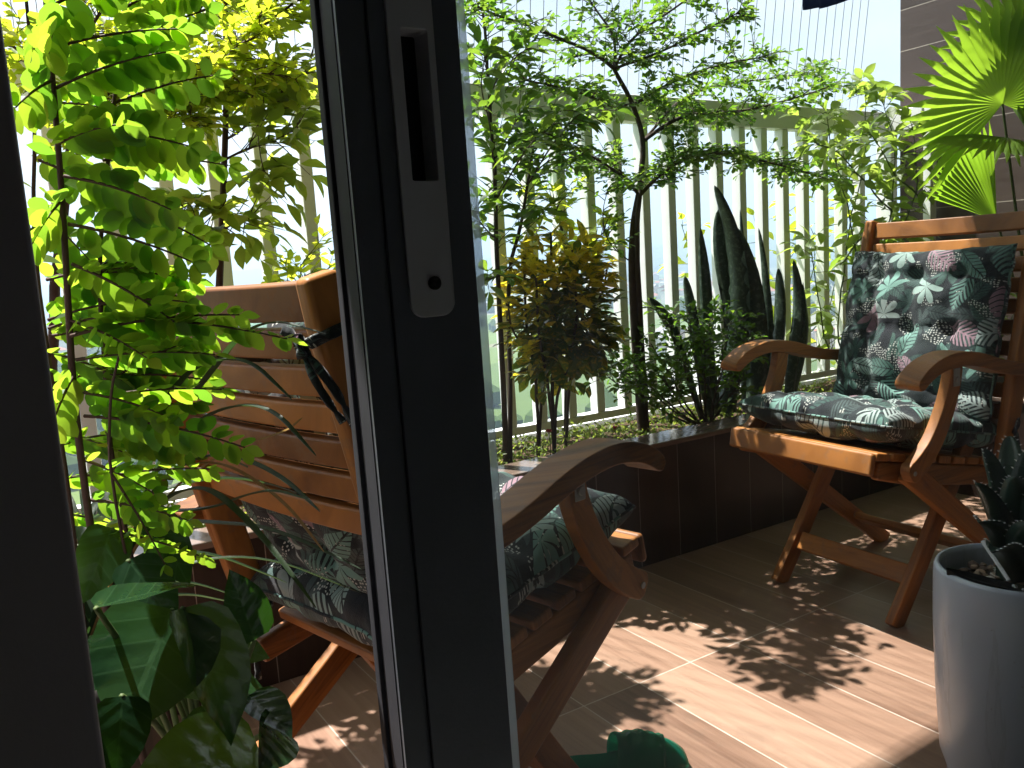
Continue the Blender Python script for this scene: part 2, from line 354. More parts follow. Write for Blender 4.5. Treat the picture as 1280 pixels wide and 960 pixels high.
# ------------------------------------------------------------------ leaves
OVATE = [(.30, .80), (.55, 1.0), (.80, .62)]
OBOV = [(.30, .55), (.62, 1.0), (.86, .80)]
LANCE = [(.22, .75), (.5, 1.0), (.78, .6)]
HEART = [(.03, .60), (.12, .90), (.28, 1.0), (.46, .97), (.64, .80), (.80, .52), (.92, .22)]
def leaf(mb, uvl, p, d, nrm, L, Wd, shape=OVATE, fold=.25, droop=.25, simple=False, mi=0, wav=0):
    d = d.normalized(); s = d.cross(nrm)
    if s.length < 1e-5: s = d.orthogonal()
    s.normalize(); n = s.cross(d)
    if simple:
        (t1, w1), (t2, w2) = shape[0], shape[-1]
        P = lambda t, w, sg: p + d*(t*L) + s*(sg*w*Wd*.5) + n*(fold*w*Wd*.5 - droop*L*t*t)
        vs = [p, P(t1, w1, 1), P(t2, w2, 1), p+d*L-n*(droop*L), P(t2, w2, -1), P(t1, w1, -1)]
        mb.add(vs, [(0, 1, 2, 3), (0, 3, 4, 5)], mi); return
    rows = []
    for t, w in shape:
        c = p + d*(t*L) - n*(droop*L*t*t)
        up = n*(fold*w*Wd*.5)
        wv = n*(wav*L*math.sin(t*9+p.x*50))
        rows.append((c, c+s*(w*Wd*.5)+up+wv, c-s*(w*Wd*.5)+up-wv))
    tip = p + d*L - n*(droop*L)
    o = len(mb.v); vs = [p]
    for c, l, r in rows: vs += [c, l, r]
    vs.append(tip); fs = [(0, 2, 1), (0, 1, 3)]
    for i in range(len(rows)-1):
        a = 1+3*i; b = a+3; fs += [(a, a+1, b+1, b), (a, b, b+2, a+2)]
    a = 1+3*(len(rows)-1); fs += [(a, a+1, len(vs)-1), (a, len(vs)-1, a+2)]
    mb.add(vs, fs, mi)
    if uvl is not None:
        uvl[o] = (0, 0)
        for i, (t, w) in enumerate(shape):
            uvl[o+1+3*i] = (t, 0); uvl[o+2+3*i] = (t, w*.5); uvl[o+3+3*i] = (t, -w*.5)
        uvl[o+len(vs)-1] = (1, 0)
def add_leaf_uv(o, uvl):
    uv = o.data.uv_layers.new(name='leaf')
    for lp in o.data.loops: uv.data[lp.index].uv = uvl.get(lp.vertex_index, (0, 0))

def rv(g, z=1.0):
    v = Vector((g.uniform(-1, 1), g.uniform(-1, 1), g.uniform(-1, 1)*z))
    return v.normalized() if v.length > .01 else Vector((1, 0, 0))
def resample(pts, step):
    out = []; 
    for a, b in zip(pts[:-1], pts[1:]):
        n = max(1, int((b-a).length/step))
        for i in range(n): out.append(a.lerp(b, i/n))
    out.append(pts[-1]); return out
def smooth_path(pts, it=2):
    for _ in range(it):
        q = [pts[0]]
        for a, b in zip(pts[:-1], pts[1:]): q += [a.lerp(b, .25), a.lerp(b, .75)]
        q.append(pts[-1]); pts = q
    return pts

class Plant:
    def __init__(s, name, label, cat, base, group=None, seed=1):
        s.root = thing(name, label, cat, base, 0, group); s.base = Vector(base); s.g = random.Random(seed)
        s.wood = MB(); s.fol = MB(); s.uv = {}
    def limb(s, pts, r0, r1, n=6, it=2, wob=.0):
        pts = smooth_path([Vector(p) for p in pts], it)
        if wob:
            pts = [p + Vector((mnoise.noise(p*9+Vector((1, 0, 0))), mnoise.noise(p*9+Vector((0, 7, 0))), 0))*wob*(0 if i == 0 else 1) for i, p in enumerate(pts)]
        m = len(pts)-1
        s.wood.tube(pts, [r0+(r1-r0)*i/m for i in range(m+1)], n); return pts
    def twig(s, p, d, L, lf, r=.0015, droop=.15, depth=0):
        """lf: dict of leaf settings"""
        g = s.g; n = max(2, int(L/.03)); pts = [p]; q = p.copy(); dd = d.normalized()
        for i in range(n):
            dd = (dd + rv(g)*.18 + Vector((0, 0, -droop/n))).normalized(); q = q + dd*(L/n); pts.append(q.copy())
        s.wood.tube(pts, [r*(1-.6*i/n) for i in range(n+1)], 3, cap=False)
        s.leaves_on(pts, lf)
        if depth > 0:
            for _ in range(lf.get('side', 2)):
                k = g.randint(max(1, n//3), n); nd = (dd + rv(g, lf.get('flat', .6))*.9).normalized()
                s.twig(pts[k], nd, L*g.uniform(.4, .7), lf, r*.7, droop, depth-1)
    def leaves_on(s, pts, lf):
        g = s.g; ls = resample(pts, lf['gap']); side = 1
        for i, p in enumerate(ls):
            if i == 0: continue
            t = (ls[i]-ls[i-1]); 
            if t.length < 1e-6: continue
            t.normalize()
            for _ in range(lf.get('per', 1)):
                if g.random() < lf.get('skip', .05): continue
                side = -side
                up = Vector((0, 0, 1)); sd = t.cross(up); sd = sd.normalized() if sd.length > .05 else rv(g)
                d = (t*lf.get('fw', .6) + sd*side*lf.get('out', 1.) + rv(g)*lf.get('rnd', .45) + up*lf.get('up', .0)).normalized()
                nrm = (up*lf.get('flatn', 1.) + rv(g)*lf.get('nr', .55)).normalized()
                L = lf['L']*g.uniform(.65, 1.2)
                leaf(s.fol, s.uv if not lf.get('simple') else None, p + d*L*.08, d, nrm, L, L*lf['W']*g.uniform(.85, 1.15), lf.get('shape', OVATE), lf.get('fold', .25), lf.get('droop', .22)*g.uniform(.3, 1.5), lf.get('simple', False), wav=lf.get('wav', 0))
        t = (ls[-1]-ls[-2]).normalized() if len(ls) > 1 else Vector((0, 0, 1))
        leaf(s.fol, s.uv if not lf.get('simple') else None, ls[-1], t, (Vector((0, 0, 1))+rv(g)*.4).normalized(), lf['L'], lf['L']*lf['W'], lf.get('shape', OVATE), lf.get('fold', .25), lf.get('droop', .2), lf.get('simple', False))
    def spray(s, pts, a, b, n, Lr, lf, flat=.5, fwd=.5, up=.0, depth=1, r=.0018, droop=.15):
        """twigs along the part a..b of a limb"""
        g = s.g; m = len(pts)-1
        for i in range(n):
            k = a+(b-a)*(i+g.random())/n; k = min(max(k, 0), .999)*m; j = int(k); p = pts[j].lerp(pts[j+1], k-j); t = (pts[j+1]-pts[j]).normalized()
            d = rv(g, flat); d = (d - t*d.dot(t)*.5 + t*fwd + Vector((0, 0, up))).normalized()
            s.twig(p, d, g.uniform(*Lr), lf, r, droop, depth)
    def finish(s, leafmat, barkmat, stem='branches', fol='foliage', pot=None):
        if s.wood.v: s.wood.build(stem, barkmat, s.root, s.base, smooth=True)
        o = s.fol.build(fol, leafmat, s.root, s.base, smooth=True); add_leaf_uv(o, s.uv)
        return s.root

SOIL_Z = .335
YP, ZC = 1.82, .362           # planter front, coping top
YF = 2.2                      # fence

# ------------------------------------------------------------------ setting: structure
def struct(name, mb, mat, bevel=0, smooth=False): return tag(mb.build(name, mat, None, None, bevel, smooth), kind='structure')
m = MB(); m.box((-1.6, .62, -.15), (3.45, 2.32, 0)); struct('balcony_floor', m, TILE_FLOOR)
m = MB(); m.box((-2.6, -3.4, -.15), (3.45, .62, .002)); struct('room_floor', m, m_plain('room_floor_tile', (.42, .40, .38), .4, .4, 0, .1, 5))
m = MB(); m.box((.02, -3.4, 2.8), (3.45, 2.0, 3.0)); m.box((-2.6, -3.4, 2.8), (.0199, 1.33, 3.0)); struct('ceiling', m, CEIL)
# room walls: one house shell
m = MB()
m.box((-2.6, -3.4, .003), (-2.5, .48, 2.799)); m.box((-2.499, -3.4, .003), (3.35, -3.3, 2.799)); m.box((3.35, -3.4, .003), (3.45, .48, 2.799))
struct('room_walls', m, PLASTER)
wl = thing('house_wall', 'dark painted house wall framing the sliding door', 'wall', (0, .5, 0))
m = MB(); m.box((-2.6, .481, .003), (-.16, .62, 2.799)); m.build('wall_panel', FRAME_M, wl, (0, .5, 0))
m = MB(); m.box((1.42, .481, .003), (3.45, .62, 2.799)); m.build('wall_panel', FRAME_M, wl, (0, .5, 0))
m = MB(); m.box((-.159, .481, 2.3), (1.419, .62, 2.799)); m.build('lintel', FRAME_M, wl, (0, .5, 0))
# door frame jamb seen at the left edge of the picture
df = thing('door_frame', 'dark grey door jamb standing at the left edge of the photo', 'door frame', (0, .5, 0))
m = MB(); m.box((-.158, .470, .004), (.0275, .60, 2.298)); m.build('jamb', FRAME_M, df, (0, .5, 0), .003)
m = MB(); m.box((1.375, .485, .004), (1.418, .60, 2.298)); m.build('jamb', FRAME_M, df, (0, .5, 0), .003)
m = MB(); m.box((.0285, .495, .004), (1.374, .60, .02)); m.build('track', ALU, df, (0, .5, 0), .002)

# ------------------------------------------------------------------ sliding door
sd = thing('sliding_door', 'half open sliding glass door with grey stile and flush pull', 'door', (.25, .52, .02))
O = (.25, .52, .02)
x0, x1, y0, y1, zb, zt = .2035, .2875, .500, .5195, .022, 2.26
rx0, rx1, rz0, rz1 = .2435, .2640, .957, 1.053
m = MB()
m.box((x0, y0, zb), (rx0, y1, zt)); m.box((rx1, y0, zb), (x1, y1, zt)); m.box((rx0, y0, zb), (rx1, y1, rz0)); m.box((rx0, y0, rz1), (rx1, y1, zt))
m.box((.2105, y1+.0005, zb), (x1, .5425, zt))
m.build('stile', ALU, sd, O)
m = MB(); m.box((rx0+.0005, y0+.0165, rz0+.0005), (rx1-.0005, y0+.0185, rz1-.0005)); m.build('pull_recess', BLACK_P, sd, O)
# pull plate: rounded frame with an opening
def rrect(x0, x1, z0, z1, r, n=6):
    pts = []
    for cx, cz, a0 in ((x1-r, z1-r, 0), (x0+r, z1-r, 90), (x0+r, z0+r, 180), (x1-r, z0+r, 270)):
        for i in range(n+1):
            a = R(a0+90*i/n); pts.append((cx+r*math.cos(a), cz+r*math.sin(a)))
    return pts
outer = rrect(.2358, .2682, .870, 1.14, .0095, 6); inner = rrect(rx0+.0008, rx1-.0008, rz0+.001, rz1-.001, .0015, 6)
m = MB(); n = len(outer); yA, yB = y0-.0028, y0-.0002
vs = [(a, yA, b) for a, b in outer] + [(a, yA, b) for a, b in inner] + [(a, yB, b) for a, b in outer] + [(a, y0+.016, b) for a, b in inner]
fs = []
for i in range(n):
    j = (i+1) % n
    fs += [(i, j, n+j, n+i), (i, 2*n+i, 2*n+j, j), (n+i, n+j, 3*n+j, 3*n+i)]
m.add(vs, fs); m.build('pull_plate', PLATE, sd, O, .0006)
m = MB(); m.lathe([(0, 0), (.0046, 0), (.0046, .0015), (.0034, .0018), (.003, .0006), (0, .0004)], (0, 0, 0), 20)
for i, v in enumerate(m.v): m.v[i] = Vector((.2535+v.x, yA-.0003-v.z, .892+v.y))
m.build('screw', BLACK_P, sd, O, smooth=True)
# outer lip, brush seal and bead
m = MB(); m.box((.2035, .5325, zb), (.2100, .5425, zt)); m.build('outer_lip', ALU_D, sd, O, .0015)
m = MB(); m.box((.2060, .5203, zb), (.2100, .5320, zt)); m.build('brush_seal', ALU_D, sd, O, .001)
m = MB(); m.box((.2029, .5040, zb), (.2034, .5190, zt)); m.build('edge_shade_strip', ALU_D, sd, O)  # dark strip added to stand in for shade on the stile's side face
m = MB(); m.box((.2225, .4978, zb), (.2233, .4998, zt)); m.build('groove_bead', ALU_D, sd, O)
BEAD = m_translucent('clear_seal', (.70, .74, .78), (.88, .93, .98), .15, .75, .45)
m = MB(); m.box((.2880, .503, zb), (.2965, .519, zt)); m.build('glazing_bead', BEAD, sd, O, .002)
m = MB(); m.box((.2880, .5195, .085), (1.330, .5245, 2.20)); m.build('glass_pane', m_glass('door_glass', (.97, .99, .985), 0.0, .003), sd, O)
m = MB(); m.box((1.3305, y0, zb), (1.373, .5425, zt)); m.build('stile', ALU, sd, O, .003)
m = MB(); m.box((.2880, y0+.002, zb), (1.330, .540, .084)); m.box((.2880, y0+.002, 2.201), (1.330, .540, zt)); m.build('rail', ALU, sd, O, .003)

sd.location.x += .0098; sd.rotation_euler = (0, R(-.45), 0)

# ------------------------------------------------------------------ planter
pl = thing('planter_box', 'long brown tiled planter box with dark stone coping below the fence', 'planter', (1, YP, 0))
O = (1, YP, 0)
m = MB(); m.box((-1.55, YP, .001), (2.86, YP+.10, ZC-.016)); m.build('tiled_front', TILE_FRONT, pl, O)
m = MB(); m.box((2.86, .66, .001), (2.96, YP+.10, ZC-.016)); m.build('tiled_front', TILE_SIDE, pl, O)
m = MB(); m.box((-1.55, YP-.008, ZC-.0155), (2.852, YP+.112, ZC)); m.build('coping', TILE_CAP, pl, O, .003)
m = MB(); m.box((2.853, .66, ZC-.0155), (2.972, YP+.112, ZC)); m.build('coping', TILE_CAP, pl, O, .003)
m = MB(); m.box((-1.55, 2.262, .001), (3.34, 2.318, ZC-.01)); m.build('back_wall', PLASTER, pl, O)
m = MB()
nx = 120
def soilz(x, y): return SOIL_Z + .012*mnoise.noise(Vector((x*6, y*6, 0))) + .006*mnoise.noise(Vector((x*25, y*25, 3)))
def grid(m, xa, xb, ya, yb, nx, ny, fz, mi=0):
    vs = [(xa+(xb-xa)*i/nx, ya+(yb-ya)*j/ny, fz(xa+(xb-xa)*i/nx, ya+(yb-ya)*j/ny)) for j in range(ny+1) for i in range(nx+1)]
    m.add(vs, [(j*(nx+1)+i, j*(nx+1)+i+1, (j+1)*(nx+1)+i+1, (j+1)*(nx+1)+i) for j in range(ny) for i in range(nx)], mi)
grid(m, -1.55, 3.34, YP+.10, 2.262, 160, 14, soilz); grid(m, 2.965, 3.34, .66, YP+.10, 16, 40, lambda x, y: soilz(x, y)-.004)
m.build('soil', SOIL, pl, O, smooth=True)

# ------------------------------------------------------------------ fence with balusters
fz0, fz1 = .40, 1.345
fe = thing('balcony_fence', 'white slatted metal balcony fence behind the plants', 'fence', (1, YF, 0))
O = (1, YF, 0)
m = MB(); m.box((-1.55, YF-.03, fz1), (3.325, YF+.03, 1.43)); m.build('top_rail', PAINT_W, fe, O, .004)
m = MB(); m.box((-1.55, YF-.02, .375), (3.325, YF+.02, .40)); m.build('bottom_rail', PAINT_W, fe, O, .002)
xb = 3.121; k = 0; b0 = None
while xb > -1.5:
    if b0 is None:
        m = MB(); m.box((-.0165, YF-.020, fz0+.0005), (.0165, YF+.020, fz1-.0005)); b0 = m.build('baluster', PAINT_W, fe, (0, YF, 0), .003); b0.location = (xb-1, 0, 0)
    else:
        c = b0.copy(); COL.objects.link(c); c.parent = fe; c.location = (xb-1, 0, 0)
    xb -= .1172
m = MB(); m.box((3.290, YF-.035, .34), (3.335, YF+.035, fz1-.001)); m.build('post', PAINT_W, fe, O, .004)
m = MB(); m.box((3.275, 2.02, fz1+.002), (3.318, YF-.031, 1.432)); m.build('top_rail', PAINT_W, fe, O, .004)
m = MB(); m.box((3.280, 1.985, .34), (3.322, 2.019, 1.434)); m.build('post', PAINT_W, fe, O, .004)

# cable grille above the fence
cg = thing('cable_grille', 'thin steel safety cables rising above the white fence', 'grille', (1, YF, 1.43))
w0 = None; xw = -1.45
while xw < 3.15:
    if w0 is None:
        m = MB(); m.tube([(0, 0, 0), (0, -.19, 1.37)], .0011, 5); w0 = m.build('cable', STEEL, cg, None, smooth=True); w0.location = (xw-1, 0, 0)
    else:
        c = w0.copy(); COL.objects.link(c); c.parent = cg; c.location = (xw-1, 0, 0)
    xw += .0485*(1 if True else 0)

m = MB(); m.tube([(-1.60, 2.009, 2.793), (3.35, 2.009, 2.793)], .004, 8); m.build('top_bar', STEEL, cg, (1, YF, 1.43), smooth=True)
# right hand wall
rw = thing('tiled_wall', 'brown plank tiled wall rising behind the fan palm', 'wall', (3.35, 1.5, 0))
m = MB(); m.box((3.352, .622, -.15), (3.60, 2.165, 2.799)); m.build('wall_face', TILE_WALL, rw, (3.35, 1.5, 0))
m = MB(); m.box((-1.75, .622, -.15), (-1.602, 2.2, 2.799)); lw = m.build('side_wall', PLASTER, None, None); tag(lw, 'plain plaster side wall at the far left end of the balcony', 'wall')

# ------------------------------------------------------------------ folding armchairs
CH = 'folding wooden armchairs facing each other'
def make_chair(label, loc, rz, P):
    """local x = forward, y = sitter's left, z up; origin on the floor between the front feet"""
    root = thing('folding_armchair', label, 'chair', (loc[0], loc[1], 0), rz, CH)
    X, Y, Z = Vector((1, 0, 0)), Vector((0, 1, 0)), Vector((0, 0, 1))
    def B(name, mb, grain, bev=.004): return mb.build(name, W_CHAIR, root, None, bev, False, grain)
    st = math.tan(P['slope']); fx = .115
    sz = lambda x: P['zc'] - .018 - (fx-x)*st           # underside of the seat slats
    bx = lambda z: P['bx'] + (z-P['bz'])*(P['ft']-P['bx'])/(P['zt']-P['bz'])   # back line
    # X, Z with extrusion along X x Z = -Y : use w in -Y
    for sg in (1, -1):
        def pr(line, th, y0, y1):
            m = MB(); a, b = sorted((-y0*sg, -y1*sg)); m.band(line, th, (0, 0, 0), X, Z, a, b); return m
        # back post
        p0, p1 = Vector((P['bx'], P['bz'])), Vector((P['ft'], P['zt']))
        q = [tuple(p0.lerp(p1, t)) for t in (0, .3, .6, .9)] + [(P['ft']+.0, P['zt'])]
        B('back_post', pr(q, [.05, .056, .054, .052, .044], .222, .250), p1.to_3d()-p0.to_3d() if False else Vector((p1.x-p0.x, 0, p1.y-p0.y)), .007)
        # seat rail
        pts = [(fx-.012, sz(fx)-.026), (.0, sz(0)-.027), (-.2, sz(-.2)-.026), (-.36, sz(-.36)-.024)]
        B('seat_rail', pr(pts, [.040, .052, .050, .042], .192, .214), X, .006)
        # legs
        ft = P['ftop']
        B('front_leg', pr([(.005, .0), (.3*ft[0], .3*ft[1]), (.7*ft[0], .7*ft[1]), ft], .046, .166, .190), Vector((ft[0], 0, ft[1])), .004)
        rt = (P['px'], P['zp']); rf = (P['rf'], 0.0)
        B('rear_leg', pr([rt, (rt[0]+(rf[0]-rt[0])*.35, rt[1]*.65), (rt[0]+(rf[0]-rt[0])*.7, rt[1]*.3), rf], [.056, .052, .048, .046], .216, .240), Vector((rt[0]-rf[0], 0, rt[1])), .005)
        # arm: curved slab ending in a down-turned scroll
        az = P['az']
        line = smooth_line([(x, z+az+P['at']*(.07-x)) for x, z in ((-.44, -.080), (-.33, -.066), (-.235, -.048), (-.13, -.010), (-.05, .003), (.01, -.004), (.05, -.020), (.080, -.042))])
        m = MB(); nn = len(line)
        a, b = sorted((-.238*sg, -.298*sg)); m.band(line, [(.026+.006*math.sin(math.pi*i/(nn-1)))*min(1, .35+.25*min(i, nn-1-i)) for i in range(nn)], (0, 0, 0), X, Z, a, b)
        arm = B('armrest', m, X, .008)
        # curved arm support
        tz = az-.014
        s = smooth_line([(-.096, tz), (-.088, tz-.045), (-.066, tz-.10), (-.026, P['zp']+.058), (.018, P['zp']+.020), (.064, P['zp']-.006)])
        ns = len(s)
        sup = B('arm_support', pr(s, [(.040+.008*(i/(ns-1)))*min(1, .45+.25*(ns-1-i)) for i in range(ns)], .241, .266), Vector((1, 0, -1.4)), .008)
        m = MB(); m.tube([(.052, sg*.2665, P['zp']+.002), (.052, sg*.2685, P['zp']+.002)], .0055, 12); m.build('bolt', METAL, sup, None, .0008)
        # bracket plate under the arm
        m = MB(); m.box((-.100, sg*.267 if sg > 0 else -.2695, tz-.045), (-.078, sg*.2695 if sg > 0 else -.267, tz-.004))
        br = m.build('bracket', METAL, sup, None, .001)
        m = MB(); m.tube([(-.089, sg*.2697, tz-.030), (-.089, sg*.2735, tz-.030)], .007, 14); m.build('bolt', METAL, br, None, .001)
    # seat slats, front one deeper
    n = 8
    for i in range(n):
        xc = fx-.024-i*.0545
        M = Matrix.Translation((xc, 0, sz(xc)+.0095)) @ Matrix.Rotation(-P['slope'], 4, 'Y')
        m = MB(); m.box((-.022, -.218, -.009), (.022, .218, .009), 0, M); B('seat_slat', m, Y)
    M = Matrix.Translation((fx+.0075, 0, sz(fx)-.012)) @ Matrix.Rotation(-P['slope'], 4, 'Y')
    m = MB(); m.box((-.006, -.218, -.022), (.011, .218, .030), 0, M); B('front_rail', m, Y, .007)
    # back slats
    d = Vector((P['ft']-P['bx'], 0, P['zt']-P['bz'])).normalized(); L = (P['zt']-P['bz'])/d.z
    k = 0; s = L-.030
    tilt = math.atan2(d.x, d.z)
    while k < P['nb']:
        c = Vector((P['bx'], 0, P['bz'])) + d*s
        m = MB(); nseg = 10; hw = .2205
        hh = .023 if k == 0 else .0185
        vs = []
        for i in range(nseg+1):
            y = -hw + 2*hw*i/nseg; cv = -.008*(1-(y/hw)**2)
            for dx, dz in ((-.008, -hh), (.008, -hh), (.008, hh), (-.008, hh)):
                v = Vector((dx+cv, y, dz)); v = Matrix.Rotation(tilt, 4, 'Y') @ v; vs.append(c+v)
        fs = [(0, 1, 2, 3), (4*nseg+3, 4*nseg+2, 4*nseg+1, 4*nseg)]
        for i in range(nseg):
            for q in range(4):
                a = 4*i+q; b = 4*i+(q+1) % 4; fs.append((a, a+4, b+4, b))
        m.add(vs, fs); B('back_slat', m, Y, .004)
        s -= P['pitch'] if k else P['pitch']+.004; k += 1
    # stretchers between the legs
    def lerp2(a, b, t): return (a[0]+(b[0]-a[0])*t, a[1]+(b[1]-a[1])*t)
    for (a, b, t, hw, wz) in (((0, 0), P['ftop'], .24, .1655, .05), ((0, 0), P['ftop'], .80, .1655, .04), ((P['rf'], 0), (P['px'], P['zp']), .26, .2155, .045)):
        x, z = lerp2(a, b, t); ang = math.atan2(b[0]-a[0], b[1]-a[1])
        M = Matrix.Translation((x, 0, z)) @ Matrix.Rotation(ang, 4, 'Y')
        m = MB(); m.box((-.010, -hw, -wz/2), (.010, hw, wz/2), 0, M); B('stretcher', m, Y, .004)
    return root
def smooth_line(pts, it=2):
    return [(v.x, v.y) for v in smooth_path([Vector((a, b, 0)) for a, b in pts], it)]

PR = dict(zc=.445, slope=R(11), bx=-.315, bz=.33, ft=-.462, zt=.962, zp=.395, px=.03, rf=-.50, ftop=(-.29, .44), az=.632, at=0.05, nb=10, pitch=.052)
PL = dict(zc=.447, slope=R(12), bx=-.345, bz=.38, ft=-.468, zt=.905, zp=.390, px=.045, rf=-.53, ftop=(-.27, .41), az=.623, at=0.0, nb=7, pitch=.046)
LOC_R, RZ_R = (1.746, 1.31), R(176.5)
LOC_L, RZ_L = (.716, 1.217), R(13.0)
make_chair('wooden folding armchair facing left, set in front of the fan palm and brown wall', LOC_R, RZ_R, PR)
make_chair('wooden folding armchair seen from behind through the gap left of the door stile', LOC_L, RZ_L, PL)

# ------------------------------------------------------------------ cushions
def cushion(name, label, group, W, Lh, T, M, tufts, seed, ties=()):
    """pillow mesh in its own XY plane, z = up; M places it"""
    g = random.Random(seed); nx, ny = 64, 68
    root_m = MB(); uvs = []
    ox, oy = g.random()*3, g.random()*3
    def h(u, v):
        e = max(0.0, (1-abs(u)**3.2))*max(0.0, (1-abs(v)**3.2)); base = T*.5*(e**.34)
        x, y = u*W/2, v*Lh/2; dip = 0
        for tx, ty in tufts:
            d = math.hypot(x-tx, y-ty); dip = max(dip, math.exp(-(d/.030)**2)); dip = max(dip, .50*math.exp(-(d/.055)**2))
            # creases radiating along rows and columns
            dip = max(dip, .42*math.exp(-(abs(x-tx)/.014)**2)*math.exp(-((y-ty)/.07)**2), .42*math.exp(-(abs(y-ty)/.012)**2)*math.exp(-((x-tx)/.07)**2))
        rx = min(abs(x-q) for q in {a for a, b_ in tufts}); ry = min(abs(y-q) for q in {b_ for a, b_ in tufts})
        dip = max(dip, .40*math.exp(-(rx/.020)**2), .40*math.exp(-(ry/.020)**2))
        wr = mnoise.noise(Vector((x*14+seed, y*14, 0)))*.16 + mnoise.noise(Vector((x*34, y*34+seed, 2)))*.05
        return base*(1-.72*dip)*(1+wr)
    vs = []
    for side in (1, -1):
        for j in range(ny+1):
            for i in range(nx+1):
                u, v = -1+2*i/nx, -1+2*j/ny
                uu = math.copysign(1-(1-abs(u))**1.5, u); vv = math.copysign(1-(1-abs(v))**1.5, v)
                k = 1-.045*(1-abs(vv)**2)*abs(uu)**4; kv = 1-.045*(1-abs(uu)**2)*abs(vv)**4
                e = .006*mnoise.noise(Vector((uu*5+seed, vv*5, 1)))
                x, y = uu*W/2*k+e, vv*Lh/2*kv+e
                z = side*h(uu, vv)
                vs.append((Vector((x, y, z)), (x+ox+(5 if side < 0 else 0), y+oy)))
    m = MB(); N = (nx+1)*(ny+1); fs = []
    for j in range(ny):
        for i in range(nx):
            a = j*(nx+1)+i; fs.append((a, a+1, a+nx+2, a+nx+1)); fs.append((N+a, N+a+nx+1, N+a+nx+2, N+a+1))
    m.add([v for v, _ in vs], fs)
    o = m.build(name, FABRIC, None, None, smooth=True); o.matrix_world = M
    uv = o.data.uv_layers.new(name='cloth')
    for lp in o.data.loops: uv.data[lp.index].uv = vs[lp.vertex_index][1]
    # piped seam
    mm = MB(); rim = []
    for t in range(120):
        a = 2*math.pi*t/120; c, s_ = math.cos(a), math.sin(a); q = max(abs(c), abs(s_)); u, v = c/q, s_/q
        k = 1-.045*(1-abs(v)**2)*abs(u)**4; kv = 1-.045*(1-abs(u)**2)*abs(v)**4
        e = .006*mnoise.noise(Vector((u*5+seed, v*5, 1)))
        rim.append(Vector((u*W/2*k+e, v*Lh/2*kv+e, 0)))
    mm.tube(rim+[rim[0]], .0032, 6)
    p = mm.build('piping', FABRIC, o, None, smooth=True); pu = p.data.uv_layers.new(name='cloth')
    for lp in p.data.loops: pu.data[lp.index].uv = (p.data.vertices[lp.vertex_index].co.x*.6+ox, p.data.vertices[lp.vertex_index].co.y*.6+oy)
    tag(o, label, 'cushion', group)
    for pts, w in ties:
        inv = M.inverted(); tm = MB(); pp = smooth_path([inv @ Vector(q) for q in pts], 2)
        ub = []
        for i, q in enumerate(pp):
            t = (pp[min(i+1, len(pp)-1)]-pp[max(i-1, 0)]).normalized(); ww = t.cross(Vector((math.sin(i*.5), .3, math.cos(i*.45)))).normalized()*w
            nn = t.cross(ww).normalized()*.0022
            ub += [q-ww-nn, q+ww-nn, q+ww+nn, q-ww+nn]
        fs = [(0, 3, 2, 1), (len(ub)-4, len(ub)-3, len(ub)-2, len(ub)-1)]
        for i in range(len(pp)-1):
            for k in range(4):
                a = 4*i+k; b = 4*i+(k+1) % 4; fs.append((a, b, b+4, a+4))
        tm.add(ub, fs); to = tm.build('tie', FABRIC, o, None, smooth=True)
        tu = to.data.uv_layers.new(name='cloth')
        for lp in to.data.loops:
            i = lp.vertex_index; tu.data[lp.index].uv = ((i//4)*.006, (i % 4)*.006)
    return o
def chair_mat(loc, rz): return Matrix.Translation((loc[0], loc[1], 0)) @ Matrix.Rotation(rz, 4, 'Z')
def place_cushions(loc, rz, P, where, seed, ties_b=(), ties_s=()):
    C = chair_mat(loc, rz); T = .122
    # seat: local x forward -> cushion y ; cushion x = -chair y
    st = P['slope']; cx = -.132; cz = P['zc'] - (.115-cx)*math.tan(st) + .010 + T*.5-.010
    S = C @ Matrix.Translation((cx, 0, cz)) @ Matrix.Rotation(-st, 4, 'Y') @ Matrix.Rotation(R(-90), 4, 'Z')
    tf = [(x, y) for x in (-.115, 0, .115) for y in (-.115, 0, .115)]
    cushion('seat_cushion', 'dark botanical print seat cushion on the ' + where, 'seat cushions', .455, .455, T, S, tf, seed, ties_s)
    d = Vector((P['ft']-P['bx'], 0, P['zt']-P['bz'])).normalized(); nrm = Vector((d.z, 0, -d.x))
    zb, Hc = P['cb'], P['ch']; t0 = (zb-P['bz'])/d.z
    c = Vector((P['bx'], 0, P['bz'])) + d*(t0+Hc/2) + nrm*(T*.5+.004)
    rot = Matrix(((0, d.x, nrm.x, c.x), (1, d.y, nrm.y, c.y), (0, d.z, nrm.z, c.z), (0, 0, 0, 1)))
    tf = [(x, y) for x in (-.115, 0, .115) for y in (-.15, 0.0, .14)]
    cushion('back_cushion', 'dark botanical print back cushion on the ' + where, 'back cushions', .455, Hc, T, C @ rot, tf, seed+5, ties_b)
PR.update(cb=.445, ch=.428); PL.update(cb=.43, ch=.43)
CL = chair_mat(LOC_L, RZ_L); CRm = chair_mat(LOC_R, RZ_R)
def tl(C, pts): return [C @ Vector(p) for p in pts]
bxl = lambda z: PL['bx']+(z-PL['bz'])*(PL['ft']-PL['bx'])/(PL['zt']-PL['bz'])
zt = .845
loop = [(bxl(zt)+.035, -.20, zt+.012), (bxl(zt)+.034, -.254, zt+.010), (bxl(zt)-.0, -.2575, zt), (bxl(zt)-.033, -.254, zt-.010), (bxl(zt)-.036, -.235, zt-.016), (bxl(zt)-.034, -.222, zt-.01)]
tail = [(bxl(zt)-.036, -.228, zt-.014), (bxl(zt)-.034, -.243, zt-.030), (bxl(zt)-.022, -.262, zt-.060), (bxl(zt)-.008, -.268, zt-.095), (bxl(zt)+.006, -.267, zt-.125)]
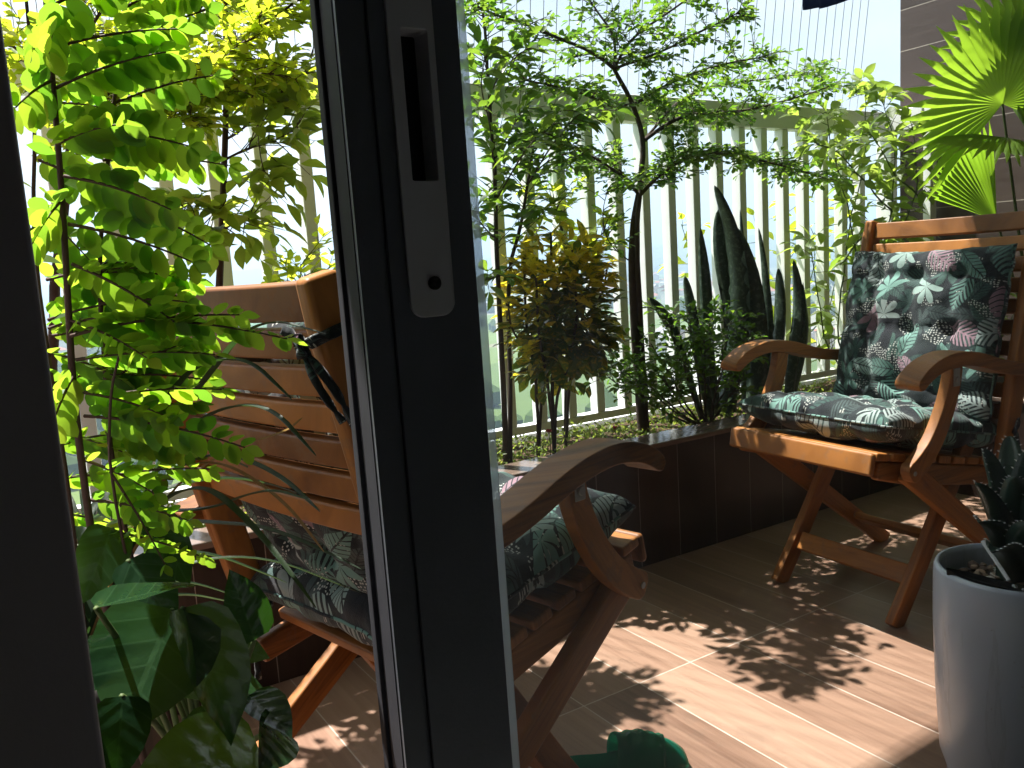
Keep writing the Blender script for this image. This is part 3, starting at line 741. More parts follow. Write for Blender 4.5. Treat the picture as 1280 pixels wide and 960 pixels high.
tail2 = [(bxl(zt)-.036, -.234, zt-.014), (bxl(zt)-.040, -.242, zt-.034), (bxl(zt)-.034, -.258, zt-.066), (bxl(zt)-.016, -.266, zt-.10)]
knot = [(bxl(zt)-.044, -.238, zt-.004), (bxl(zt)-.047, -.245, zt-.018), (bxl(zt)-.042, -.240, zt-.030), (bxl(zt)-.036, -.228, zt-.020), (bxl(zt)-.043, -.232, zt-.004), (bxl(zt)-.048, -.215, zt+.002)]
place_cushions(LOC_L, RZ_L, PL, 'chair seen from behind', 11,
    [(tl(CL, loop), .0065), (tl(CL, tail), .0048), (tl(CL, tail2), .004), (tl(CL, knot), .0055)],
    [(tl(CL, [(-.33, .20, .38), (-.36, .215, .34), (-.355, .222, .29), (-.36, .218, .25)]), .005)])
place_cushions(LOC_R, RZ_R, PR, 'chair facing left in front of the palm', 23, [],
    [(tl(CRm, [(-.30, .20, .395), (-.325, .225, .41), (-.340, .256, .43), (-.350, .258, .47), (-.335, .256, .44), (-.345, .258, .40), (-.35, .26, .36)]), .005)])

# ------------------------------------------------------------------ plants in the planter
def Pt(x, y, Y): return at(x, y, Y)
def soil_at(x, Y): return Vector((x, Y, soilz(x, Y)-.01))
def base_of(px, py, Y):
    p = at(px, py, Y); return Vector((p.x, Y, SOIL_Z-.01))

# 1 layered small leaved tree
b = base_of(803, 533, 2.03)
p = Plant('layered_tree', 'small layered tree with tiny leaves on flat tiers, its slim trunk right of the croton', 'tree', b, seed=3)
tr = p.limb([b, Pt(795, 440, 2.04), Pt(789, 330, 2.02), Pt(793, 270, 2.03), Pt(800, 232, 2.03)], .0155, .0095, 8, wob=.006)
p.limb([b+Vector((.012, -.006, 0)), Pt(803, 440, 2.03), Pt(796, 330, 2.0), Pt(797, 270, 2.01), Pt(801, 230, 2.02)], .011, .007, 7, wob=.006)
TL = dict(gap=.0095, L=.024, W=.60, shape=[(.35, .6), (.75, 1.)], simple=True, per=1, rnd=.6, out=.9, fw=.6, nr=.7, side=2, flat=.25, skip=.12, droop=.15)
def tier(pts, r0, n, Lr=(.03, .085), a=.12, flat=.13, depth=1):
    l = p.limb(pts, r0, .002, 6, wob=.008); p.spray(l, a, 1, n, Lr, TL, flat, .5, .12, depth); p.leaves_on(l[int(len(l)*.7):], TL)
J = Pt(800, 232, 2.03)
A = [J, Pt(807, 175, 2.02), Pt(791, 131, 2.0), Pt(768, 86, 1.97)]
la = p.limb(A, .0095, .006, 7, wob=.005)
tier([A[-1], Pt(747, 69, 1.93), Pt(719, 56, 1.88), Pt(679, 39, 1.83), Pt(630, 22, 1.78), Pt(596, 8, 1.74)], .006, 44)
tier([A[-1], Pt(792, 45, 1.95), Pt(838, 15, 1.9), Pt(880, -18, 1.86)], .005, 40)
tier([A[-1], Pt(770, 45, 2.0), Pt(745, 10, 2.05), Pt(720, -25, 2.1)], .005, 34)
tier([A[-1], Pt(815, 70, 1.92), Pt(870, 42, 1.86), Pt(925, 15, 1.80)], .005, 44)
tier([A[1], Pt(841, 150, 1.98), Pt(872, 141, 1.95), Pt(920, 141, 1.9), Pt(975, 128, 1.86), Pt(1040, 108, 1.82)], .007, 74)
tier([A[1], Pt(850, 120, 2.05), Pt(905, 105, 2.1), Pt(965, 98, 2.12), Pt(1020, 90, 2.1)], .005, 54)
tier([A[2], Pt(830, 108, 1.95), Pt(880, 85, 1.9), Pt(950, 72, 1.85)], .005, 46)
tier([A[2], Pt(760, 134, 1.95), Pt(729, 116, 1.88), Pt(700, 108, 1.82), Pt(655, 100, 1.78)], .006, 46)
J2 = Pt(798, 245, 2.03)
tier([J2, Pt(829, 215, 1.98), Pt(857, 197, 1.93), Pt(888, 190, 1.88), Pt(950, 200, 1.84), Pt(1030, 222, 1.80)], .007, 90, (.03, .08))
tier([J2, Pt(835, 205, 2.05), Pt(880, 185, 2.1), Pt(940, 195, 2.08), Pt(985, 210, 2.06)], .005, 64, (.03, .08))
tier([J2, Pt(785, 225, 1.99), Pt(754, 203, 1.94), Pt(716, 184, 1.90), Pt(680, 165, 1.86)], .006, 52, (.03, .08))
tier([J2, Pt(770, 205, 2.05), Pt(740, 195, 2.1), Pt(705, 205, 2.12)], .004, 26, (.05, .10))
TW = dict(TL, gap=.016)
l = p.limb([Pt(793, 330, 2.02), Pt(775, 318, 1.98), Pt(758, 300, 1.96), Pt(752, 268, 1.95), Pt(760, 235, 1.94)], .003, .001, 4); p.spray(l, .25, 1, 14, (.03, .07), TW, .6)
p.finish(L_TREE, BARK, 'trunk', 'crown')

# 2 second layered tree at the far left, sunlit yellow
b = base_of(60, 690, 2.02)
p = Plant('lime_tree_sapling', 'sunlit yellow green tree with fine leaves over the left fence top', 'tree', b, seed=9)
t2 = p.limb([b, Pt(62, 520, 2.04), Pt(70, 330, 2.02), Pt(85, 200, 2.0), Pt(96, 128, 1.98)], .014, .007, 7, wob=.006)
J = Pt(96, 128, 1.98)
TL = dict(TL, L=.030, gap=.017, W=.62)
tier([J, Pt(125, 112, 1.95), Pt(170, 92, 1.9), Pt(215, 86, 1.86), Pt(265, 72, 1.84), Pt(335, 40, 1.8)], .006, 54)
tier([Pt(120, 122, 1.95), Pt(165, 122, 1.93), Pt(215, 120, 1.9), Pt(270, 116, 1.92), Pt(330, 104, 1.95)], .004, 50)
tier([J, Pt(130, 80, 2.0), Pt(190, 40, 2.02), Pt(260, 10, 2.05), Pt(310, -20, 2.08)], .005, 54)
tier([J, Pt(100, 70, 1.95), Pt(120, 20, 1.9), Pt(160, -30, 1.88)], .005, 46)
tier([J, Pt(60, 95, 1.98), Pt(20, 60, 1.98), Pt(-20, 40, 1.96)], .005, 30)
tier([Pt(215, 86, 1.86), Pt(255, 95, 1.84), Pt(300, 88, 1.8), Pt(345, 92, 1.78)], .004, 36)
tier([Pt(85, 200, 2.0), Pt(130, 178, 1.95), Pt(190, 160, 1.92), Pt(240, 150, 1.88)], .004, 34)
tier([Pt(265, 72, 1.84), Pt(300, 50, 1.9), Pt(350, 15, 1.92), Pt(390, -10, 1.94)], .004, 40)
p.finish(L_LIME, BARK_R, 'trunk', 'crown')

# 3 olive leaved shrub behind the back of the near chair
b = base_of(278, 640, 2.0)
p = Plant('olive_leaved_shrub', 'tall shrub of broad olive leaves rising behind the top slat of the near chair', 'shrub', b, seed=14)
OL = dict(gap=.032, L=.058, W=.52, rnd=.6, out=.9, fw=.6, up=.1, nr=.7, side=2, skip=.05, droop=.35, fold=.3, flat=.6)
st = p.limb([b, Pt(275, 460, 2.0), Pt(273, 340, 2.0), Pt(280, 270, 1.99), Pt(280, 170, 2.0), Pt(283, 90, 2.0), Pt(281, 0, 2.0), Pt(284, -60, 2.0)], .010, .005, 7, wob=.004)
for pts, n in (([Pt(281, 175, 2.0), Pt(300, 165, 1.97), Pt(330, 135, 1.94), Pt(352, 118, 1.92)], 8), ([Pt(283, 120, 2.0), Pt(310, 108, 1.98), Pt(350, 96, 1.96), Pt(392, 88, 1.95)], 9),
               ([Pt(282, 60, 2.0), Pt(310, 40, 1.98), Pt(345, 15, 1.96), Pt(370, -15, 1.95)], 9), ([Pt(281, 200, 2.0), Pt(310, 185, 1.96), Pt(340, 178, 1.94), Pt(372, 160, 1.92)], 8),
               ([Pt(278, 230, 2.0), Pt(305, 222, 1.96), Pt(330, 212, 1.92)], 6), ([Pt(277, 255, 2.0), Pt(255, 250, 1.95), Pt(232, 252, 1.92)], 6),
               ([Pt(282, 140, 2.0), Pt(255, 130, 1.96), Pt(225, 128, 1.93)], 6), ([Pt(276, 290, 2.0), Pt(290, 280, 1.96), Pt(312, 275, 1.92)], 6), ([Pt(275, 300, 2.0), Pt(262, 292, 1.95), Pt(248, 275, 1.92)], 5)):
    l = p.limb(pts, .0035, .0012, 5); p.spray(l, .2, 1, n*2, (.04, .12), OL, .7, .7, .0, 0); p.leaves_on(l[len(l)//3:], OL)
p.leaves_on(st[int(len(st)*.55):], dict(OL, gap=.05))
p.finish(L_OLIVE, BARK_R)
# dry yellowing leaves belong to it
# 4 citrus-like shrub by the door stile
b = base_of(632, 566, 2.0)
p = Plant('two_stemmed_shrub', 'tall two stemmed shrub with glossy leaves immediately right of the door stile', 'shrub', b, seed=21)
CI = dict(gap=.022, L=.052, W=.50, rnd=.55, out=.9, fw=.6, up=.15, nr=.6, side=2, skip=.05, droop=.35, fold=.35, flat=.7)
s1 = p.limb([b, Pt(628, 450, 2.0), Pt(624, 380, 2.0), Pt(620, 290, 2.0), Pt(618, 200, 2.0), Pt(612, 120, 1.99), Pt(606, 40, 1.98), Pt(600, -20, 1.97)], .009, .003, 7, wob=.004)
s2 = p.limb([b+Vector((.02, .01, 0)), Pt(638, 450, 2.02), Pt(634, 340, 2.03), Pt(650, 290, 2.02), Pt(660, 230, 2.02), Pt(668, 170, 2.0)], .008, .003, 7, wob=.004)
p.spray(s1, .40, 1, 58, (.05, .14), CI, .7, .5, .2, 0); p.spray(s2, .5, 1, 44, (.05, .14), CI, .7, .5, .1, 0)
for pts in ([Pt(622, 300, 2.0), Pt(605, 285, 1.98), Pt(590, 262, 1.96)], [Pt(660, 225, 2.02), Pt(685, 200, 1.98), Pt(712, 190, 1.95)], [Pt(618, 200, 2.0), Pt(640, 160, 1.97), Pt(655, 135, 1.95)], [Pt(640, 330, 2.03), Pt(625, 345, 1.97), Pt(607, 350, 1.95)],
            [Pt(618, 200, 2.0), Pt(612, 150, 1.90), Pt(600, 110, 1.80), Pt(606, 70, 1.70)], [Pt(612, 120, 1.99), Pt(625, 90, 1.88), Pt(640, 75, 1.76), Pt(660, 60, 1.66)], [Pt(620, 250, 2.0), Pt(640, 215, 1.90), Pt(655, 190, 1.78), Pt(668, 175, 1.68)], [Pt(660, 230, 2.02), Pt(690, 180, 1.9), Pt(715, 150, 1.78), Pt(735, 135, 1.68)]):
    l = p.limb(pts, .003, .001, 5); p.leaves_on(l, CI); p.spray(l, .4, 1, 7, (.03, .09), CI, .7, .6, .1, 0)
p.finish(L_SHRUB, BARK)

# 5 bright green shrub behind the croton
b = base_of(705, 532, 2.12)
p = Plant('bright_green_shrub', 'bright green leafy shrub peeping out above the yellow croton', 'shrub', b, seed=31)
s = p.limb([b, Pt(708, 440, 2.12), Pt(712, 340, 2.12), Pt(700, 275, 2.1), Pt(690, 252, 2.08)], .006, .003, 6)
BG = dict(CI, L=.042, gap=.022, W=.55)
p.spray(s, .55, 1, 26, (.05, .13), BG, .7, .4, .3, 0)
s = p.limb([Pt(711, 345, 2.12), Pt(735, 310, 2.12), Pt(755, 290, 2.12)], .004, .002, 5); p.spray(s, .2, 1, 22, (.04, .09), BG, .7, .4, .2, 0)
p.finish(L_LIME, BARK)

# 6 croton
b = base_of(692, 551, 1.985)
p = Plant('croton_bush', 'dense croton bush with mottled yellow and dark green leaves', 'shrub', b, seed=41)
CR = dict(gap=.017, L=.074, W=.36, rnd=.5, out=1., fw=.25, up=-.1, nr=.5, skip=.04, droop=.5, fold=.3, shape=LANCE, wav=.03)
cy_ = MB(); cyu = {}; green = p.fol; guv = p.uv
stems = [([b, Pt(690, 480, 1.98), Pt(694, 400, 1.98), Pt(690, 330, 1.97), Pt(688, 290, 1.97)], .0065),
         ([b+Vector((-.045, .02, 0)), Pt(672, 490, 2.0), Pt(664, 440, 2.0), Pt(655, 380, 1.98), Pt(656, 322, 1.97)], .0055),
         ([b+Vector((.06, .03, 0)), Pt(712, 470, 2.0), Pt(728, 400, 1.98), Pt(738, 345, 1.97)], .0055),
         ([b+Vector((-.045, .02, 0)), Pt(676, 500, 2.0), Pt(690, 430, 2.04), Pt(712, 350, 2.03), Pt(715, 310, 2.02)], .005),
         ([b+Vector((.0, .0, 0)), Pt(688, 500, 1.96), Pt(676, 440, 1.9), Pt(672, 380, 1.88), Pt(670, 345, 1.88)], .005),
         ([b+Vector((.0, .0, 0)), Pt(694, 500, 1.96), Pt(712, 450, 1.9), Pt(722, 400, 1.88), Pt(718, 350, 1.88)], .005),
         ([Pt(694, 430, 1.98), Pt(740, 420, 1.95), Pt(752, 400, 1.94)], .003), ([Pt(664, 440, 2.0), Pt(640, 415, 1.96), Pt(634, 380, 1.95)], .003), ([Pt(728, 400, 1.98), Pt(752, 370, 1.96), Pt(758, 335, 1.95)], .003), ([Pt(690, 460, 1.98), Pt(655, 462, 1.95), Pt(640, 470, 1.94)], .003), ([Pt(694, 455, 1.98), Pt(735, 468, 1.95), Pt(752, 470, 1.94)], .003)]
for pts, r in stems:
    l = p.limb(pts, r, .003, 6, wob=.005); n = len(l); a = int(n*.42) if len(pts) > 3 else int(n*.3)
    ls = resample(l[a:], .0085); m_ = len(ls)
    for i, q in enumerate(ls):
        for _ in range(1):
            az = p.g.uniform(0, 6.283); el = p.g.uniform(-.30, .55) + (.45 if i > m_*.82 else 0)
            d = Vector((math.cos(az)*math.cos(el), math.sin(az)*math.cos(el), math.sin(el)))
            L = .060*p.g.uniform(.65, 1.25)
            young = (i > m_*.70 and p.g.random() < .85) or p.g.random() < .16
            p.fol, p.uv = (cy_, cyu) if young else (green, guv)
            leaf(p.fol, p.uv, q, d, (Vector((0, 0, 1))+rv(p.g)*.4).normalized(), L, L*p.g.uniform(.42, .54), LANCE, .25, p.g.uniform(.15, .5), wav=.03)
cc = at(700, 392, 1.97)
for i in range(1080):
    dv = rv(p.g); r = p.g.random()**.45; q = cc+Vector((dv.x*.172*r, dv.y*.14*r, dv.z*.250*r))
    if dv.z < -.35 and r > .8 and p.g.random() < .6: continue
    d = (Vector((dv.x, dv.y, dv.z*.6))*.9+rv(p.g)*.6+Vector((0, 0, .12))).normalized(); L = .052*p.g.uniform(.65, 1.3)
    young = r > .62 and p.g.random() < (.80 if dv.z > .25 or (dv.x < -.25 and dv.z > -.1) else .15)
    p.fol, p.uv = (cy_, cyu) if young else (green, guv)
    leaf(p.fol, p.uv, q, d, (Vector((0, 0, 1))+rv(p.g)*.5).normalized(), L, L*p.g.uniform(.50, .64), OVATE, .20, p.g.uniform(.1, .5), wav=.02)
p.fol, p.uv = green, guv
r_ = p.finish(L_CROT, BARK)
o = cy_.build('young_foliage', L_CROT_Y, r_, b, smooth=True); add_leaf_uv(o, cyu); o['label'] = 'yellow young leaves'

# 7 low glossy shrub
b = base_of(882, 522, 1.98)
p = Plant('low_glossy_shrub', 'low bushy shrub with tiny glossy leaves left of the snake plant', 'shrub', b, seed=51)
MU = dict(gap=.016, L=.027, W=.55, rnd=.6, out=.9, fw=.5, up=.25, nr=.7, side=2, skip=.05, droop=.2, fold=.3, flat=.8, shape=[(.3, .9), (.65, 1.)], simple=True)
for i, (x, y, Y) in enumerate(((815, 430, 1.95), (835, 405, 2.0), (862, 395, 1.95), (890, 392, 2.02), (915, 400, 1.97), (935, 425, 1.95), (850, 440, 1.9), (905, 440, 1.9), (880, 425, 1.92), (800, 470, 1.93), (780, 462, 1.97), (930, 465, 1.93), (825, 470, 1.9), (760, 470, 1.98))):
    e = Pt(x, y, Y); mid = (b+e)/2 + Vector((0, 0, -.02))
    l = p.limb([b+rv(p.g, 0)*.015, mid, e], .0045, .0015, 5, wob=.01); p.spray(l, .5, 1, 13, (.03, .09), MU, .8, .4, .3, 1)
p.finish(L_MURR, BARK)

# 8 snake plant
b = base_of(928, 520, 2.03)
t = thing('snake_plant', 'clump of tall dark sword shaped snake plant leaves beside the far chair', 'plant', b)
def sword(pts, wmax, name='leaf', mat=None, tw=.5, tip=True):
    mat = mat or L_SNAKE
    c = smooth_path([Vector(q) for q in pts], 2); n = len(c)-1; m = MB(); vs = []
    for i, q in enumerate(c):
        f = i/n; tt = (c[min(i+1, n)]-c[max(i-1, 0)]).normalized()
        side = Vector((math.cos(tw+1.0*f*math.sin(tw*9)+.2*math.sin(f*7)), math.sin(tw+1.0*f*math.sin(tw*9)+.2*math.sin(f*7)), 0)); side = (side-tt*side.dot(tt)).normalized(); nn = tt.cross(side)
        w = wmax*.5*(.55+.45*min(1, f*3))*(1 if f < .6 else max(.04, (1-((f-.6)/.4)**1.6)))
        for a, hgt in ((-1, .30), (-.5, .07), (0, 0), (.5, .07), (1, .30), (.5, .02), (0, -.07), (-.5, .02)):
            vs.append(q+side*(a*w)+nn*(hgt*w))
    fs = [tuple(range(8))[::-1], tuple(n*8+k for k in range(8))]
    for i in range(n):
        for k in range(8):
            a = 8*i+k; bb = 8*i+(k+1) % 8; fs.append((a, bb, bb+8, a+8))
    m.add(vs, fs); return m.build(name, mat, t, t.location, smooth=True)
sv = t.location
for x0_, y0_, pts, w, Y, tw in ((905, 510, [(925, 400), (915, 300), (893, 232)], .076, 2.03, .3), (915, 515, [(920, 400), (905, 320), (898, 262)], .066, 2.08, .9), (940, 512, [(950, 430), (938, 350), (922, 285)], .068, 2.0, .1),
        (898, 515, [(885, 430), (883, 360), (876, 285)], .040, 2.05, .6), (890, 515, [(872, 440), (862, 380), (856, 345)], .036, 2.0, .2), (880, 515, [(850, 425), (830, 392), (812, 372)], .032, 2.02, 1.2),
        (955, 512, [(962, 420), (955, 340), (948, 285)], .034, 2.08, .4), (965, 512, [(972, 440), (975, 380), (973, 335)], .040, 2.02, .2), (985, 512, [(992, 440), (1000, 385), (992, 325)], .042, 1.98, .5), (990, 512, [(1006, 440), (1008, 400), (1004, 352)], .034, 2.06, .8),
        (930, 512, [(932, 420), (930, 360), (925, 262)], .030, 2.12, .3)):
    bb = base_of(x0_, y0_, Y); sword([bb]+[Pt(a, c, Y+.01*i) for i, (a, c) in enumerate(pts)], w*1.08, 'leaf', L_SNAKE, tw-1.25)

# 9 pale vine shrub in the fence corner
b = base_of(1068, 500, 2.05)
p = Plant('pale_corner_climber', 'pale green climber scrambling over the fence corner behind the far chair', 'climber', b, seed=61)
VI = dict(gap=.045, L=.070, W=.46, rnd=.7, out=.9, fw=.4, up=.05, nr=.9, side=2, skip=.04, droop=.45, fold=.3, flat=.8, wav=.015)
for pts, n in (([b, Pt(1045, 420, 2.06), Pt(1052, 330, 2.08), Pt(1075, 230, 2.1), Pt(1085, 150, 2.08), Pt(1075, 100, 2.05)], 20), ([b, Pt(1080, 380, 2.05), Pt(1060, 260, 2.02), Pt(1040, 190, 2.0), Pt(1032, 140, 1.98)], 18),
               ([b, Pt(1095, 350, 2.0), Pt(1115, 260, 1.98), Pt(1120, 190, 1.95), Pt(1105, 130, 1.95)], 18), ([b, Pt(1105, 330, 1.95), Pt(1140, 260, 1.9), Pt(1150, 205, 1.88), Pt(1135, 150, 1.86)], 15),
               ([Pt(1115, 265, 1.98), Pt(1080, 230, 1.95), Pt(1050, 190, 1.92), Pt(1020, 178, 1.92)], 10), ([Pt(1150, 250, 1.9), Pt(1120, 215, 1.9), Pt(1085, 165, 1.92)], 9), ([Pt(1050, 330, 2.05), Pt(1080, 290, 2.0), Pt(1110, 285, 1.95), Pt(1150, 290, 1.9)], 10), ([b, Pt(1030, 430, 2.08), Pt(1020, 360, 2.1), Pt(1012, 300, 2.1)], 9)):
    l = p.limb(pts, .0040, .0014, 5, wob=.015); p.spray(l, .25, 1, int(n*1.3), (.03, .11), VI, .8, .3, .0, 0); p.leaves_on(l[len(l)//3:], dict(VI, gap=.07))
p.finish(L_VINE, STEM_G, 'stems')

# 10 sunlit climber hanging outside the fence
b = Vector((2.35, 2.30, .352))
p = Plant('sunlit_climber', 'yellow green climber glowing outside the fence bars right of the snake plant', 'climber', b, seed=71)
SU = dict(VI, L=.055, gap=.04, W=.55)
for pts, n in (([b, Pt(985, 420, 2.3), Pt(990, 330, 2.31), Pt(985, 250, 2.3)], 20), ([b, Pt(1000, 420, 2.32), Pt(1015, 350, 2.33), Pt(1020, 290, 2.32)], 20), ([b, Pt(955, 430, 2.3), Pt(885, 370, 2.33), Pt(850, 280, 2.34)], 12), ([b, Pt(970, 430, 2.32), Pt(960, 350, 2.33), Pt(945, 285, 2.32)], 10), ([b, Pt(1020, 420, 2.3), Pt(1050, 350, 2.31), Pt(1062, 260, 2.3)], 18), ([b, Pt(1030, 450, 2.3), Pt(1050, 420, 2.31), Pt(1065, 380, 2.3)], 12)):
    l = p.limb(pts, .0035, .0012, 5, wob=.012); p.spray(l, .3, 1, n, (.03, .10), SU, .8, .3, .1, 0)
p.finish(L_LIME, STEM_G, 'stems')

# low leaves just behind the near chair's top slat
b = Vector((.62, 2.08, SOIL_Z-.01))
p = Plant('low_sunlit_bush', 'low sunlit yellow green bush seen between the top slats of the near chair', 'shrub', b, seed=77)
for x, y in ((300, 405), (330, 385), (360, 370), (380, 342), (345, 400), (400, 350), (420, 385), (315, 420), (375, 330)):
    e = Pt(x, y, 2.06+p.g.uniform(-.06, .06)); l = p.limb([b, (b+e)/2, e], .004, .0015, 5, wob=.01); p.spray(l, .45, 1, 9, (.04, .10), dict(MU, L=.032), .8, .4, .2, 1)
p.finish(L_LIME, STEM_G)

# narrow arching blade beside the chair
def blade(m, uvl, pts, w, n=14):
    c = smooth_path([Vector(q) for q in pts], 3); N = len(c)-1; o = len(m.v); vs = []
    for i, q in enumerate(c):
        f = i/N; tt = (c[min(i+1, N)]-c[max(i-1, 0)]).normalized(); side = tt.cross(Vector((0, 0, 1)))
        side = side.normalized() if side.length > .02 else Vector((1, 0, 0)); nn = side.cross(tt)
        ww = w*.5*min(1, .45+f*3)*(1-f**3)+.0002
        vs += [q+side*ww+nn*ww*.5, q, q-side*ww+nn*ww*.5]
    fs = []
    for i in range(N):
        a = 3*i; fs += [(a, a+1, a+4, a+3), (a+1, a+2, a+5, a+4)]
    m.add(vs, fs)

# 11 ribbon grass near the left
b = Vector((.05, 1.02, .47))
rg = thing('ribbon_grass', 'clump of dark ribbon grass arching in front of the near chair back', 'plant', b)
gr = random.Random(5)
m = MB()
for i in range(76):
    az = gr.uniform(0, 6.283); Ln = gr.uniform(.28, .50); up = gr.uniform(.45, 1.15)
    if i < 9: az = gr.uniform(-1.0, .6)
    else: az = gr.uniform(1.0, 5.2)
    if math.sin(az) < -.55: continue
    h = Vector((math.cos(az), math.sin(az), 0)); s0 = b+rv(gr, 0)*.03
    if h.y > .2 or h.x > .5: Ln *= .8
    a = s0+h*(Ln*.16)+Vector((0, 0, Ln*up*.55)); c = s0+h*(Ln*.55)+Vector((0, 0, Ln*up*.62)); e = s0+h*(Ln*.95)+Vector((0, 0, Ln*(up*.50-.17)))
    blade(m, None, [s0, a, c, e], gr.uniform(.008, .015))
for pts in ([(190, 560), (255, 480), (320, 395), (408, 418)], [(190, 590), (250, 520), (330, 500), (395, 570)], [(180, 620), (260, 560), (345, 590), (400, 640)], [(185, 640), (250, 600), (320, 660), (395, 760)], [(185, 640), (260, 640), (330, 610), (385, 625)], [(180, 650), (270, 655), (340, 660), (452, 712)], [(170, 600), (220, 470), (300, 440), (365, 500)]):
    blade(m, None, [b+Vector((0, 0, .02))]+[Pt(x, y, .93-.10*i if i < 3 else .66) for i, (x, y) in enumerate(pts)], .010)
m.build('leaves', L_GRASS, rg, b, smooth=True)
m = MB()
for pts in ([(190, 600), (265, 570), (350, 620), (405, 690)], [(200, 620), (290, 560), (360, 540), (378, 522)]):
    blade(m, None, [b+Vector((0, 0, .02))]+[Pt(x, y, .90-.08*i) for i, (x, y) in enumerate(pts)], .006)
m.build('dry_leaves', L_DRY, rg, b, smooth=True)

# 12 pinnate leaved plant, foreground left
b = Vector((.09, .82, .36))
p = Plant('pinnate_leaved_plant', 'tall lime green plant with rows of oval leaflets beside the left door jamb', 'plant', b, seed=81)
def frond(base, d, L, n, lw, droop=.35, up=Vector((0, 0, 1)), tiltv=.0):
    g = p.g; d = d.normalized(); pts = []; q = base.copy(); dd = d.copy(); steps = 10
    for i in range(steps+1):
        pts.append(q.copy()); dd = (dd+Vector((0, 0, -droop/steps))).normalized(); q = q+dd*(L/steps)
    pts = smooth_path(pts, 1); p.wood.tube(pts, [.0016*(1-.6*i/(len(pts)-1)) for i in range(len(pts))], 4, 0)
    upn = (up+rv(g)*.6+Vector((0, -tiltv, 0))).normalized()
    for i in range(n):
        f = .12+.86*i/(n-1); k = f*(len(pts)-1); j = min(int(k), len(pts)-2); q = pts[j].lerp(pts[j+1], k-j); t = (pts[j+1]-pts[j]).normalized()
        sd = t.cross(upn).normalized(); sz = lw*(.75+.35*math.sin(math.pi*min(1, f*1.05)))
        for sg in (1, -1):
            if g.random() < .03: continue
            ld = (sd*sg+t*g.uniform(.30, .55)+rv(g)*.12-upn*.12).normalized(); nn = (upn+rv(g)*.30+sd*sg*-.15).normalized()
            leaf(p.fol, p.uv, q+t*g.uniform(-.004, .004), ld, nn, sz*g.uniform(.92, 1.12), sz*.60, [(.14, .62), (.38, .98), (.65, .98), (.88, .58)], .10, g.uniform(.05, .3))
    leaf(p.fol, p.uv, pts[-1], (pts[-1]-pts[-2]).normalized(), upn, lw*.8, lw*.5, OVATE, .1, .1)
st1 = p.limb([b, Pt(125, 735, .80), Pt(110, 640, .80), Pt(92, 500, .79), Pt(85, 380, .80), Pt(78, 250, .81), Pt(66, 100, .82), Pt(55, -20, .83)], .0038, .002, 7)
st2 = p.limb([b+Vector((.03, .03, 0)), Pt(140, 600, .86), Pt(133, 480, .88), Pt(122, 340, .9), Pt(135, 200, .9), Pt(150, 60, .9), Pt(160, -40, .9)], .0030, .0016, 6)
st3 = p.limb([b+Vector((-.05, .02, 0)), Pt(90, 640, .9), Pt(65, 480, .92), Pt(40, 300, .93), Pt(45, 130, .94), Pt(30, -30, .95)], .0030, .0016, 6)
st4 = p.limb([b+Vector((.02, -.02, 0)), Pt(138, 620, .76), Pt(136, 500, .75), Pt(150, 440, .74)], .0016, .001, 5)
def fr(x, y, Y, x2, y2, Y2, n=11, lw=.034, droop=.3, tv=.5):
    a, e = Pt(x, y, Y), Pt(x2, y2, Y2); frond(a, e-a+Vector((0, 0, .12*(e-a).length)), (e-a).length*1.04, int(n*1.12), lw*.74, droop, Vector((-.15, 1.15, .85)), -tv*.3)
